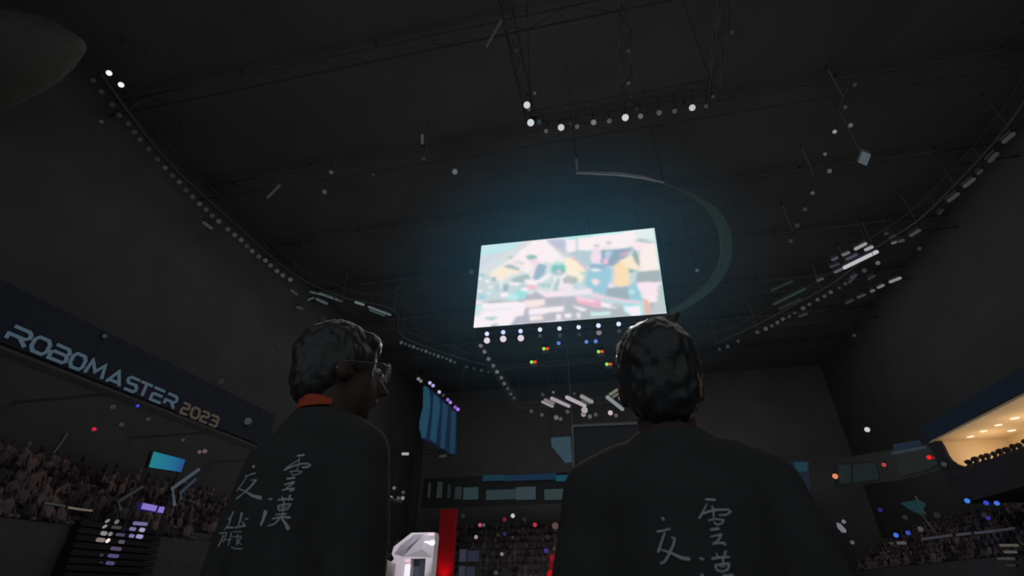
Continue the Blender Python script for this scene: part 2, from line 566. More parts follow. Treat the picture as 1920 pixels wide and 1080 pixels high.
obj('cabinet', bm, BLACKMETAL, scr)
for f in (.08, .36, .64, .92):
    bm = bmesh.new()
    p = T0+ex*f-nrm*.18
    tube(bm, p, (p.x, p.y, ZR-1.5), .02, n=5)
    obj('suspension_cable', bm, CABLE, scr)

# ------------------------------------------------------------------ lamp truss under the screen
ZT = 11.3
tl = empty('lamp_truss', (-1.5, 25, ZT), 'rectangular aluminium lamp truss hanging below the big screen', 'truss')
x0, x1, y0, y1 = -6.05, 2.95, 20.55, 30.6
for a, b_ in (((x0, y0), (x1, y0)), ((x0, y1), (x1, y1)), ((x0, y0), (x0, y1)), ((x1, y0), (x1, y1))):
    bm = bmesh.new()
    truss(bm, (*a, ZT+.22), (*b_, ZT+.22), .3, .6)
    obj('truss_beam', bm, TRUSSMETAL, tl)
for cx_, cy_ in ((x0, y1), (x1, y1), (x0, 25), (x1, 25), (x0, y0), (x1, y0)):
    bm = bmesh.new()
    tube(bm, (cx_, cy_, ZT+.5), (cx_, cy_, ZR-1.5), .018, n=5)
    obj('chain', bm, CABLE, tl)


def row(name, items, z, label, group, cat='stage lamp', k=1.0, frm='left', plane=onZ, yoke=True, hang=None):
    for i, (x, y, d, c) in enumerate(items):
        rt_ = lamp(name, plane(x, y, z), d, c, label % (ORD[i]+' from '+frm), group, cat, k, yoke, hang=ZR if z in (22.0, 22.2) else (ZR if z == ZT and name in ('truss_lamp', 'blue_lamp') else hang))
        if name in ('stage_lamp', 'oval_glow'): arm(rt_, (rt_.location.x, 20.5, ZT+.15))


CW = (214, 226, 255)
row('stage_lamp', [(913, 626, 8, CW), (943.5, 623, 8, (195, 215, 255)), (976, 621, 8, (200, 220, 255)), (1012.5, 618, 8, CW), (1049, 616, 8, CW), (1085, 613.5, 8, CW), (1122, 610.5, 8.5, CW), (1160, 607.5, 8.5, CW)],
    ZT, 'small bright cold white lamp directly under the big screen, %s', 'upper row of lamps under the big screen', k=1.1)
row('oval_glow', [(913, 638.5, 11.5, (222, 216, 226)), (943.5, 635.5, 12, (220, 214, 226)), (976.5, 634, 12, (220, 212, 224)), (1013, 629.5, 8, (62, 62, 74)), (1050, 628.5, 8, (56, 58, 68)), (1086, 627, 8, (50, 52, 62)), (1123, 623.5, 10, (126, 122, 132)), (1161, 621, 8, (62, 60, 68))],
    ZT, 'glowing oval in second row below the big screen, %s', 'second row of glowing ovals under the big screen')  # ovals below the lamp row, put in as glowing discs
row('truss_lamp', [(901.5, 648, 8, (104, 104, 112)), (908.5, 659.5, 7.5, (104, 104, 112)), (916, 673, 7.5, (96, 96, 104)), (925, 685.5, 7.5, (82, 84, 92)), (932, 697, 7, (104, 108, 114)), (940, 708, 7, (82, 86, 92)), (945.5, 719, 7, (82, 86, 92)), (952, 728.5, 6, (62, 66, 72)), (958, 738.5, 6, (66, 70, 76)), (964, 746, 6, (56, 60, 66))],
    ZT, 'small grey lamp on left side of the lamp truss, %s', 'lamps along the left side of the lamp truss', frm='the screen end')
row('blue_lamp', [(1047.5, 643.5, 7, (92, 130, 225)), (1099.5, 641, 7, (92, 135, 225)), (1117, 640, 7.5, (92, 130, 225))],
    ZT, 'small blue lamp below the big screen, %s', 'blue lamps below the big screen')
for i, (x, y, w_) in enumerate(((1020.5, 654, 'upper left'), (1123, 659.5, 'upper right'), (997.5, 679, 'lower left'), (1138.5, 683, 'lower right'))):
    pos = onZ(x+2.5, y, ZT)
    root = empty('signal_lamp', pos, 'dark box with green and red light side by side inside the truss, %s' % w_, 'signal lamp', 'green and red signal lamps inside the truss')
    s_ = pos.y and (pos-CAM).dot(FW)/FPX
    bm = bmesh.new(); box(bm, pos+Vector((-7*s_, .0, -4*s_)), pos+Vector((7*s_, .3, 5*s_+.1))); tube(bm, pos+Vector((0, .15, 0)), pos+Vector((0, .15, .9)), .02)
    obj('box', bm, BLACKMETAL, root)
    for dx, c, nm in ((-3.2, (150, 235, 90), 'green_light'), (3.4, (245, 75, 40), 'red_light')):
        bm = bmesh.new()
        p = pos+RT*dx*s_
        tube(bm, p+Vector((0, -.03, 0)), p+Vector((0, .01, 0)), 3.1*s_, n=14)
        o = obj(nm, bm, emi(c), root)
        o['label'] = nm.replace('_', ' ')
# inner bars that carry the blue and signal lamps
bm = bmesh.new()
for y in (22.6, 24.3):
    truss(bm, (x0+.1, y, ZT+.3), (x1-.1, y, ZT+.3), .2, .6, .018)
o = obj('cross_truss', bm, TRUSSMETAL, tl)

# streaks of light put in as glowing tubes, and lamp heads, at truss far end
G = 'pale light streaks at the far end of the truss'
for i, (a, b_, w, c) in enumerate((((1016, 753), (1037, 762.5), 5, (150, 140, 145)), ((1021, 749), (1039, 757), 5.5, (120, 112, 118)), ((1033, 746.5), (1068, 762), 6.5, (160, 152, 158)),
                                   ((1061.5, 744.5), (1098, 761.5), 7, (178, 166, 174)), ((1089, 742.5), (1111, 754), 7, (140, 140, 138)), ((1138, 744), (1168, 768), 7, (130, 136, 138)),
                                   ((1143, 740), (1158, 730.5), 5, (115, 116, 98)), ((1149, 744), (1162, 737), 5, (92, 96, 84)), ((1090, 751), (1106, 757), 4, (74, 78, 78)))):
    w_ = ('short lowest tube left of the others', 'short dim tube second at left', 'long tube third at left', 'longest brightest tube in the middle', 'short tube right of the longest', 'steep tube beside the head at right',
          'short yellowish tube rising rightwards', 'dim yellowish tube under the other yellowish one', 'thin dim tube under the right middle one')[i]
    batten('streak_tube', onZ(*a, ZT), onZ(*b_, ZT), w, c, 'pale slanting light streak at truss far end, %s' % w_, G, hang=ZR)
hs = [(1096, 769, 12, (168, 160, 166), 'large pale one under the longest tube'), (1094, 777, 9, (150, 142, 148), 'just under the large pale one'), (1064, 772, 7, (72, 78, 76), 'dim one left of the large one'), (1106, 781, 8, (84, 92, 92), 'low one right of the large one'),
      (1117, 777.5, 7, (70, 76, 78), 'dim one further right, lower edge'), (1144.5, 774, 9, (196, 180, 190), 'bright pinkish one'), (1155, 779, 7, (96, 84, 92), 'dim pinkish one beside the bright one'), (1164, 746, 8, (170, 174, 166), 'bright one above the steep tube'),
      (1194, 773, 8, (108, 112, 112), 'one beside the neck of the right person'), (996, 771, 6.5, (66, 70, 78), 'dim leftmost one'), (1016, 778, 7, (66, 70, 76), 'dim second from left'), (1043, 783, 9, (92, 96, 98), 'third from left near lower edge'),
      (1051, 785.5, 7, (80, 84, 86), 'fourth from left near lower edge'), (1037.5, 735.5, 5, (92, 96, 112), 'tiny one above the tubes at left'), (1077, 738, 5, (60, 62, 74), 'tiny one above the longest tube'), (1018, 740, 7, (48, 54, 56), 'faint one at upper left of the cluster'), (1174, 740, 5, (48, 50, 50), 'faint one at upper right of the cluster')]
for x, y, d, c, w_ in hs:
    lamp('moving_head', onZ(x, y, ZT), d, c, 'stage lamp head at far end of truss, %s' % w_, 'lamp heads at the far end of the truss', hang=ZR)

# ------------------------------------------------------------------ nearer lamp truss (top of the picture)
ZU = 13.5
tu = empty('lamp_truss', (1.2, 8, ZU), 'rectangular lamp truss high above, nearer than the big screen', 'truss')
pL, pR = onZ(993, 226, ZU), onZ(1340, 188, ZU)
ux0, ux1, uy = pL.x, pR.x, (pL.y+pR.y)/2
um = onZ(1176, 100, ZU).x
for a, b_ in (((ux0, uy), (ux1, uy)), ((ux0, uy-8), (ux0, uy)), ((ux1, uy-8), (ux1, uy)), ((um, uy-8), (um, uy))):
    bm = bmesh.new()
    truss(bm, (*a, ZU+.35), (*b_, ZU+.35), .3, .55, .02)
    obj('truss_beam', bm, TRUSSMETAL, tu)
for cx_, cy_ in ((ux0, uy), (ux1, uy), (ux0, uy-5), (ux1, uy-5)):
    bm = bmesh.new(); tube(bm, (cx_, cy_, ZU+.45), (cx_, cy_, ZR-1.5), .016, n=5); obj('chain', bm, CABLE, tu)
B1, B2, B3 = (205, 208, 212), (112, 114, 118), (74, 78, 82)
for i, (x, y, d, c, w_) in enumerate(((988, 197, 12.5, B1, 'bright one above the left corner'), (995, 230, 13, B1, 'bright one at the left corner'), (1024, 246, 8, B3, 'dim one at the lowest point'), (1052, 239, 12, (196, 198, 202), 'second bright one from the left corner'),
                                      (1082, 237.5, 8.5, B3, 'dim one right of the second bright'), (1113, 229.5, 10, B2, 'grey one left of the middle'), (1142.5, 227, 9, B3, 'dim oval left of the middle bright'), (1172.5, 220.5, 12.5, B1, 'bright one at the middle'),
                                      (1201, 218, 9.5, (92, 96, 100), 'dim oval right of the middle bright'), (1236, 211.5, 9.5, B3, 'dim one right of the middle'), (1265, 208.5, 8.5, (64, 68, 72), 'dim one left of the right bright'), (1298, 202, 11.5, (190, 190, 194), 'rightmost bright one'),
                                      (1324, 199.5, 7, (58, 60, 64), 'faint one right of the right bright'), (1337, 181, 6, (48, 52, 54), 'faint one at the right corner'), (1002.5, 175, 6, (66, 70, 74), 'faint one high on the left leg'),
                                      (1178.5, 156, 7.5, (52, 56, 58), 'faint one low on the middle leg'), (1178.5, 96, 7, (44, 48, 50), 'faint one high on the middle leg'), (1011, 229, 9, (34, 54, 54), 'greenish one beside the left corner'), (992, 205, 6, (70, 74, 76), 'small one under the uppermost bright'),
                                      (1373, 60, 8, (36, 40, 44), 'faint one high on the right leg'), (968, 95, 7, (32, 36, 38), 'faintest one high on the left leg'), (1070, 232, 6, (34, 44, 46), 'faint greenish one above the second bright'), (1194, 205, 7, (34, 40, 42), 'faint one above the middle bright'))):
    q_ = onZ(x, y, ZU); ex_ = min((abs(q_.x-v_), v_) for v_ in (ux0, ux1, um))
    rt_ = lamp('stage_lamp', q_, d, c, 'lamp on the nearer high truss, %s' % w_, 'lamps on the nearer high truss')
    arm(rt_, (q_.x, uy, ZU+.3) if abs(q_.y-uy) < 1.1 and ux0 < q_.x < ux1 else (ex_[1], min(q_.y+.2, uy), ZU+.3))

# ------------------------------------------------------------------ oval catwalk under the roof with its strings of little lamps
ZC = 22.0
Lp = [(175, 150), (300, 310), (420, 420), (545, 525), (640, 570), (737, 594), (752, 642), (852, 679), (930, 700)]
Rp = [(1345, 655), (1420, 622), (1546, 556), (1598, 522), (1647, 480), (1726, 430), (1800, 362), (1902, 251), (1990, 120)]
for side, pts in (('left', Lp), ('right', Rp)):
    P = [onZ(x, y, ZC)+Vector((0, 0, .35)) for x, y in pts]
    root = empty('catwalk', P[len(P)//2], 'dark curved catwalk under the roof along the %s side of the hall' % side, 'catwalk')
    # smooth curve
    Q_ = []
    for i in range(len(P)-1):
        a, b_, c_, d_ = P[max(i-1, 0)], P[i], P[i+1], P[min(i+2, len(P)-1)]
        for t in (0, .25, .5, .75):
            Q_.append(.5*((2*b_)+(c_-a)*t+(2*a-5*b_+4*c_-d_)*t*t+(-a+3*b_-3*c_+d_)*t**3))
    Q_.append(P[-1])
    bm = bmesh.new()
    for dz, rr in ((.25, .1),): path(bm, [q+Vector((0, 0, dz)) for q in Q_], rr, 6)
    obj('deck', bm, mat('catwalk_steel', (.03, .032, .035), .6, .3), root)
    bm = bmesh.new()
    path(bm, [q+Vector((0, 0, 1.2)) for q in Q_], .03, 5)
    for q in Q_[::2]: tube(bm, q+Vector((0, 0, .3)), q+Vector((0, 0, 1.2)), .02, n=4)
    for q in Q_[::4]: tube(bm, q+Vector((0, 0, .3)), Vector((q.x, q.y, ZR)), .03, n=4)
    obj('railing', bm, mat('catwalk_steel', (.03, .032, .035), .6, .3), root)

ring = [(155, 145, 30), (200, 205, 32), (258, 275, 31), (295, 330, 32), (343, 375, 34), (375, 420, 35), (405, 460, 36), (450, 510, 34), (497, 565, 36), (538, 610, 46), (578, 652, 36), (615, 687, 46), (650, 730, 36), (685, 765, 42),
        (722, 803, 52), (757, 833, 44), (790, 865, 40), (825, 896, 54), (873, 938, 48), (910, 968, 54), (944, 995, 56), (975, 1028, 40), (1003, 1055, 54)]
items = [(120+a/2.843, 100+b_/2.843, 8.5, (v_, v_, v_+3)) for a, b_, v_ in ring]
items += [(460+a/2.7, 220+b_/2.7, 8, (v_, v_+1, v_+4)) for a, b_, v_ in ((35, 680, 52), (68, 705, 50), (102, 725, 62), (128, 750, 56), (160, 778, 60), (190, 800, 58), (228, 822, 66))]
row('catwalk_lamp', items, ZC, 'faint small lamp in the string under left catwalk, %s', 'string of faint lamps under the left catwalk', frm='the top', yoke=False)
for i, (a, b_, w, c, w_) in enumerate((((577, 562.5), (588, 558), 4, (52, 66, 66), 'leftmost greenish one'), ((580, 547), (622, 557), 3.5, (58, 70, 72), 'long thin upper one'), ((598, 550), (634, 563), 4, (70, 82, 86), 'brighter one below the upper'), ((592, 560), (614, 570), 4.5, (66, 74, 82), 'lowest one of the group'),
                                       ((545, 543), (558, 553), 4, (48, 54, 58), 'short one next to the string end'), ((665, 566), (683, 572), 4.5, (92, 104, 108), 'brightest short one'), ((690, 575), (733, 591), 3.5, (84, 98, 100), 'long thin one towards the left person'),
                                       ((692, 581), (722, 592), 3, (60, 72, 74), 'thin one under the long thin one'), ((623, 559), (642, 566), 4, (44, 52, 54), 'dim one in the gap'), ((556, 575), (568, 579), 4, (52, 56, 60), 'short one below the group'))):
    batten('strip_lamp', onZ(*a, ZC), onZ(*b_, ZC), w, c, 'greenish grey strip lamp on left catwalk, %s' % w_, 'strip lamps on the left catwalk', hang=ZR)
it = []
for k_ in range(14):
    f = k_/13
    it.append((752.5+100*f, 642.5+36.5*f+random.uniform(-.6, .6), 5 if k_ % 3 else 6, (52, 60, 62) if k_ % 3 else (66, 74, 76)))
row('catwalk_lamp', it, ZC, 'faint lamp on far left catwalk behind the person wearing glasses, %s', 'string of faint lamps on the far left catwalk', yoke=False)
row('catwalk_lamp', [(875, 688, 6, (38, 52, 54)), (889, 691, 5, (34, 46, 48)), (903, 694.5, 5.5, (44, 56, 58)), (916, 697, 5, (34, 46, 48)), (928, 699.5, 5, (36, 46, 48))], ZC,
    'very faint lamp at far end of left catwalk near the truss, %s', 'lamps at the far end of the left catwalk', yoke=False)
it = [(1349, 655, 5, (46, 50, 52)), (1364.5, 650, 6, (56, 60, 60)), (1384, 640, 5.5, (48, 52, 52)), (1420, 623, 6.5, (56, 60, 60)), (1435.8, 616.5, 7, (64, 70, 70)), (1447, 611, 5.5, (56, 60, 60)), (1457.8, 605, 6.5, (62, 68, 68)), (1468, 598.5, 6.5, (62, 66, 66)),
      (1480, 593.5, 5.5, (48, 52, 52)), (1490, 587, 5.5, (44, 50, 50)), (1506, 578, 7.5, (58, 64, 64)), (1517.5, 571, 6, (54, 60, 60)), (1533, 562, 6.5, (62, 66, 68)), (1546, 555.5, 6, (60, 64, 66)), (1557.7, 548, 7, (60, 64, 66)), (1574, 540, 5, (44, 48, 50)), (1585, 532, 6, (48, 52, 56)), (1599, 520, 8, (54, 58, 62)), (1621, 507.5, 8, (48, 54, 58))]
row('catwalk_lamp', it, ZC, 'faint small lamp in the string under right catwalk, %s', 'string of faint lamps under the right catwalk', yoke=False)
it = [(1602, 468, 1625, 456, 6, (142, 146, 150), 'uppermost bright one'), (1621, 469.5, 1637, 462, 6, (150, 154, 158), 'short bright one under the uppermost'), (1581, 503, 1646.5, 471, 7, (186, 184, 192), 'longest and brightest one'), (1578.5, 479, 1593.5, 472.5, 5.5, (98, 102, 110), 'grey one left of the uppermost'),
      (1559, 488, 1571.5, 482.5, 5.5, (66, 68, 86), 'bluish one at far left of the upper line'), (1586, 487, 1608, 476.5, 5, (66, 68, 88), 'bluish one in the middle'), (1556, 501, 1574, 494.5, 5, (50, 54, 66), 'dim bluish one at left'), (1531, 526.5, 1544.5, 522, 5.5, (60, 64, 66), 'dim detached one at lower left'),
      (1564, 511, 1581, 503.5, 5, (84, 86, 96), 'dim tail of the longest one'), (1667, 529.5, 1690, 520.5, 5.5, (128, 134, 128), 'brightest one of the lower line'), (1645, 540, 1658, 534, 5, (110, 112, 110), 'second one of the lower line'), (1632, 547, 1640, 543.5, 5.5, (88, 90, 90), 'third one of the lower line'),
      (1607, 558.5, 1623, 552, 4.5, (60, 62, 64), 'fourth one of the lower line'), (1586, 569, 1601, 562, 4.5, (44, 46, 48), 'faint last one of the lower line'), (1450, 571, 1511, 541, 4, (40, 54, 54), 'long faint greenish one'), (1446, 545, 1487, 527, 3.5, (34, 46, 46), 'long faint greenish upper one'), (1460, 580, 1502, 561, 3.5, (32, 42, 42), 'faint greenish lower one'),
      (1497, 594, 1514, 588, 4.5, (42, 52, 50), 'short faint one under the lamp string'), (1592, 530, 1606, 514, 5, (46, 50, 56), 'steep dim one between both lines'), (1628, 524, 1641, 516, 5, (38, 46, 46), 'dim one right between both lines'), (1671, 457, 1682, 453, 5, (84, 86, 88), 'grey one right of the bright group'), (1684, 453, 1696, 450, 6, (56, 58, 60), 'dim one right of the bright group'),
      (1658, 440, 1666, 436, 4, (44, 48, 48), 'small dim one above the right group'), (1668, 447, 1680, 441, 4, (44, 48, 48), 'second small dim one above the right group'), (1706, 443, 1726, 430.5, 6, (58, 60, 62), 'first one rising to the right edge'), (1777, 378, 1798, 362, 7, (52, 54, 56), 'second one rising to the right edge'),
      (1807, 351, 1828, 334, 7, (56, 58, 60), 'third one rising to the right edge'), (1833, 327, 1842, 318, 6, (40, 42, 44), 'short faint one near the right edge'), (1854, 304, 1871, 286, 8, (44, 46, 48), 'fourth one rising to the right edge'), (1880, 268, 1902, 249, 8, (52, 54, 54), 'last one at the right edge'), (1760, 402, 1768, 393, 5, (32, 34, 36), 'faint one between first and second')]
for i, (xa, ya, xb, yb, w, c, w_) in enumerate(it):
    batten('strip_lamp', onZ(xa, ya, ZC), onZ(xb, yb, ZC), w, c, 'strip lamp on right catwalk, %s' % w_, 'strip lamps on the right catwalk', hang=ZR)

# side row of roof lamps, right, on a bar that runs along the hall
row('roof_lamp', [(1603, 159, 6.5, (44, 48, 48)), (1585, 201, 7, (46, 50, 50)), (1595, 235, 7.5, (84, 88, 90)), (1565, 247, 7, (138, 142, 140)), (1547, 289, 6, (82, 84, 86)), (1555.5, 321, 8, (70, 76, 76)), (1523.5, 362, 7, (66, 72, 72)), (1509.5, 392.5, 7, (46, 54, 54)), (1495, 423, 7.5, (38, 46, 46)), (1483, 452, 7.5, (40, 44, 46))],
    22.2, 'small roof lamp in the row right of the big screen, %s', 'row of roof lamps right of the big screen', frm='the top')
bm = bmesh.new(); a, b_ = onZ(1600, 140, 22.7), onZ(1478, 458, 22.7); tube(bm, a, b_, .05)
for f in (.1, .5, .9):
    p = a.lerp(b_, f); tube(bm, p, (p.x, p.y, ZR-.02), .03, n=4)
tag(obj('lamp_bar', bm, TRUSSMETAL), 'thin dark bar under the roof carrying the row of lamps right of the screen', 'lamp bar')
for x, y, d, c, l in ((204.5, 137, 9.5, (252, 252, 250), 'upper of two bright white roof lamps at top left'), (227, 159, 9.5, (248, 248, 246), 'lower of two bright white roof lamps at top left'),
                      (853, 322, 10, (92, 96, 98), 'round grey roof lamp left above the big screen'), (621, 323, 7, (62, 68, 68), 'upper of two faint roof lamps at upper left'), (608.5, 360, 8, (62, 68, 68), 'lower of two faint roof lamps at upper left'),
                      (795, 298, 6, (40, 44, 46), 'very faint roof lamp below the small vertical tube'), (700, 328, 6, (34, 38, 42), 'faint roof lamp between the vertical tube and two lamps'), (884, 510, 9, (36, 66, 66), 'dim teal lamp just left of the big screen'), (1307, 507, 7, (52, 82, 86), 'dim teal lamp right of the big screen'),
                      (190, 228, 7, (42, 46, 44), 'faint lamp left of the catwalk string near the top left'), (345, 391, 8, (40, 42, 42), 'faint lamp below the left catwalk string'), (1646, 493, 7.5, (84, 90, 88), 'small grey lamp under the longest strip lamp at right'), (1602, 629, 6, (44, 46, 46), 'lonely faint lamp below the right catwalk'),
                      (1724, 466, 7, (44, 46, 46), 'faint lamp right of the grey strips')):
    p = onZ(x, y, 22.6 if y < 480 else 21)
    if x in (884, 1307): p = onY(x, y, 21.5)
    r_ = lamp('roof_lamp', p, d, c, l)
    bm = bmesh.new(); tube(bm, p+Vector((0, .1, .35)), (p.x, p.y+.1, ZR), .02, n=4); obj('hanger', bm, CABLE, r_)
for a, b_, w, c, l in (((501, 371), (525, 347), 4.5, (46, 48, 48), 'short slanting strip lamp alone at upper left'), ((791.5, 252), (792, 270), 5, (56, 62, 64), 'short vertical strip lamp above left of the big screen'), ((380, 416), (398, 429), 6, (50, 54, 54), 'short strip lamp just left of the left catwalk string'),
                       ((912, 88), (944, 32), 4, (34, 44, 46), 'long faint strip lamp at the top left of the nearer truss')):
    r_ = batten('strip_lamp', onZ(*a, 22.6), onZ(*b_, 22.6), w, c, l)
    p = (onZ(*a, 22.6)+onZ(*b_, 22.6))/2
    bm = bmesh.new(); tube(bm, p+Vector((0, 0, .1)), (p.x, p.y, ZR), .02, n=4); obj('hanger', bm, CABLE, r_)
# grey reflector panel, right
P4 = [onZ(x, y, 21) for x, y in ((1618, 285), (1633, 291), (1625, 311), (1610, 305))]
r_ = empty('reflector_panel', sum(P4, Vector())/4, 'small square pale panel lamp high in the roof at upper right', 'panel lamp')
bm = bmesh.new(); prism(bm, P4, (0, 0, .1)); obj('panel', bm, emi((74, 84, 90)), r_)
bm = bmesh.new(); c_ = sum(P4, Vector())/4; prism(bm, [c_+(p-c_)*1.1+Vector((0, 0, .08)) for p in P4], (0, 0, .15)); tube(bm, c_+Vector((0, 0, .2)), (c_.x, c_.y, ZR-.02), .02, n=4); obj('casing', bm, BLACKMETAL, r_)

# ------------------------------------------------------------------ curved ring around the screen
ZA = 14.6
arc = [(1083, 325), (1120, 326.5), (1160, 328), (1205, 334), (1245, 344), (1290, 362), (1325, 385), (1348, 412), (1360, 440), (1363, 475), (1355, 505), (1338, 532), (1312, 555), (1280, 576), (1245, 592)]
wd = [.05, .05, .05, .05, .05, .06, .12, .2, .24, .26, .28, .3, .32, .32, .3]
A_ = [onZ(x, y, ZA) for x, y in arc]
r_ = empty('curved_rail', A_[7], 'large curved rail bending around the right side of the big screen', 'curved rail')
bm = bmesh.new()
prev = None
cc = onZ(1130, 470, ZA)
for p, w in zip(A_, wd):
    n_ = (p-cc).normalized()
    ringv = [bm.verts.new(p+n_*w*a+Vector((0, 0, h))) for a, h in ((-1, 0), (1, 0), (1, .12), (-1, .12))]
    if prev:
        for i in range(4): bm.faces.new((prev[i], prev[(i+1) % 4], ringv[(i+1) % 4], ringv[i]))
    else: bm.faces.new(ringv)
    prev = ringv
bm.faces.new(prev)
obj('rail', bm, mat('teal_grey_rail', (.045, .085, .09), .6, .2), r_)
bm = bmesh.new(); path(bm, [p+Vector((0, -.03, .02)) for p in A_[:5]], [.05, .06, .07, .06, .03], 8); obj('pale_edge', bm, mat('lit_rail', (.26, .32, .36), .5, .3), r_)  # screen light on this stretch put into a paler rail colour
bm = bmesh.new()
bm.free()
for p in (A_[0], A_[4], A_[9], A_[13]):
    bm = bmesh.new(); tube(bm, p+Vector((0, 0, .1)), (p.x, p.y, ZR), .015, n=4)
    obj('hanger', bm, CABLE, r_)
bm = bmesh.new(); tube(bm, A_[0], A_[0]+Vector((0, 0, .75)), .05); obj('end_post', bm, mat('lit_rail', (.5, .55, .56), .5, .3), r_)

# big rounded thing hanging at the very top left
r_ = empty('air_duct', onZ(60, 90, 20), 'big dim rounded duct hanging under the roof in the top left corner', 'duct')
bm = bmesh.new()
path(bm, [onZ(-160, 160, 19.5), onZ(-60, 135, 19.5), onZ(40, 92, 19.5), onZ(100, 84, 19.5), onZ(150, 84, 19.5)], [1.7, 1.7, 1.5, 1.0, .3], 18)
obj('duct_shell', bm, mat('duct_metal', (.085, .085, .08), .8, .1), r_, True)
bm = bmesh.new()
for x, y in ((40, 92),):
    p = onZ(x, y, 19.5); tube(bm, p, (p.x, p.y, ZR), .04, n=5)
obj('hanger', bm, CABLE, r_)

# ------------------------------------------------------------------ left side: stand, fascia with lettering
XL = -20.0
SEAT = mat('stand_concrete', (.078, .078, .082), .85, .1)
bm = bmesh.new()
for i in range(8):
    x = XL-.4-i*.7
    box(bm, (x-.7 if i < 7 else -XW, 3, 0), (x, 58, 3.3+i*.42))
o = struct('trim_1', bm, SEAT); o['label'] = 'dark stepped seating stand along left wall'
bm = bmesh.new(); box(bm, (XL-1.1, 3, 8.25), (XL-.3, 46, 8.42))
for y_ in range(4, 46, 6): box(bm, (-XW, y_, 8.3), (XL-1.0, y_+.1, 8.4))
struct('trim_2', bm, mat('slab_brightened', (.13, .13, .135), .9, .1))  # lighter colour offsets the shade on the undersides

fa = empty('fascia_sign', onX(200, 700, XL), 'long dark sign board with large glowing white lettering above the left stand', 'sign')
bm = bmesh.new(); box(bm, (XL-.3, 4, 8.35), (XL-.02, 25.5, 10.25)); obj('board', bm, mat('sign_board', (.024, .030, .044), .8, .1), fa)
GLY = {
    'R': [[(.08, 1), (.85, 1), (1, .84), (1, .62), (.82, .45), (.0, .45), (.0, .12)], [(.55, .45), (.98, 0)]],
    'O': [[(.2, 0), (.8, 0), (1, .25), (1, .75), (.8, 1), (.2, 1), (0, .75), (0, .25), (.2, 0)]],
    'B': [[(.1, 1), (.85, 1), (1, .85), (1, .65), (.85, .53), (.1, .53)], [(.85, .53), (1, .38), (1, .15), (.85, 0), (0, 0), (0, .5)]],
    'M': [[(0, 0), (.12, 1), (.5, .3), (.88, 1), (1, 0)]],
    'A': [[(0, 0), (.55, 1), (1, 0)], [(.2, .2), (.85, .2)]],
    'S': [[(1, 1), (.2, 1), (0, .85), (0, .65), (.15, .53), (.85, .53), (1, .38), (1, .15), (.85, 0), (0, 0)]],
    'T': [[(0, 1), (1, 1)], [(.5, 1), (.5, 0)]],
    'E': [[(0, 1), (1, 1)], [(.05, .53), (.95, .53)], [(.05, .53), (0, .4), (0, 0), (1, 0)]],
    '2': [[(0, 1), (.85, 1), (1, .85), (1, .65), (.85, .53), (.15, .53), (0, .38), (0, 0), (1, 0)]],
    '3': [[(0, 1), (.9, 1), (1, .85), (1, .15), (.9, 0), (0, 0)], [(.2, .53), (1, .53)]],
}


def stroke2d(bm, pts, w, place, th):
    """polyline of width w with mitred joints; place(u,v,d) -> 3D"""
    pts = [Vector(p) for p in pts]
    closed = (pts[0]-pts[-1]).length < 1e-6
    n = len(pts)
    L, Rr = [], []
    for i in range(n):
        a = pts[i-1] if i else (pts[-2] if closed else None)
        c = pts[i+1] if i < n-1 else (pts[1] if closed else None)
        d1 = (pts[i]-a).normalized() if a is not None else (c-pts[i]).normalized()
        d2 = (c-pts[i]).normalized() if c is not None else d1
        t = (d1+d2).normalized()
        nn = Vector((-t.y, t.x))
        k = 1/max(.5, nn.dot(Vector((-d1.y, d1.x))))
        L.append(pts[i]+nn*w/2*k); Rr.append(pts[i]-nn*w/2*k)
    rings = [[bm.verts.new(place(p.x, p.y, d)) for p, d in ((L[i], 0), (Rr[i], 0), (Rr[i], th), (L[i], th))] for i in range(n)]
    for a, b_ in zip(rings, rings[1:]):
        for i in range(4): bm.faces.new((a[i], a[(i+1) % 4], b_[(i+1) % 4], b_[i]))
    if not closed: bm.faces.new(rings[0]); bm.faces.new(rings[-1][::-1])


base = (onX(0, 648, XL).z+onX(300, 776, XL).z)/2
spans = [('R', 2, 46), ('O', 48, 83), ('B', 84, 120), ('O', 122, 151), ('M', 153, 190), ('A', 194, 223), ('S', 228, 252), ('T', 251, 276), ('E', 277, 300), ('R', 302, 325), ('2', 336, 351), ('0', 354, 371), ('2', 373, 388), ('3', 390, 406)]
for i, (ch, xa, xb) in enumerate(spans):
    if i < 10:
        ya = onX(xa, 640+.405*xa, XL).y; yb = onX(xb, 640+.405*xb, XL).y
    else:
        ya = onX(xa, 640+.395*xa, XL).y; yb = onX(xb, 640+.395*xb, XL).y
    H = .54 if i < 10 else .47
    zb = onX(xa, (634 if i < 10 else 636)+.405*xa+ (5 if i < 10 else 3), XL).z+(.09 if i < 10 else .05)
    sw = .10
    bm = bmesh.new()
    for s in GLY['O' if ch == '0' else ch]:
        stroke2d(bm, [((ya+sw/2)+(yb-ya-sw)*u*.96, zb+H*v_) for u, v_ in s], sw, lambda u, v_, d: Vector((XL+.0+d, u, v_)), .06)
    obj('letter' if i < 10 else 'numeral', bm, emi((62, 78, 90) if i < 10 else (64, 58, 50)), fa)


def ontag_box(name, p0, p1, w, h, m, parent):
    bm = bmesh.new(); path(bm, [p0, p1], w, 6)
    return obj(name, bm, m, parent)


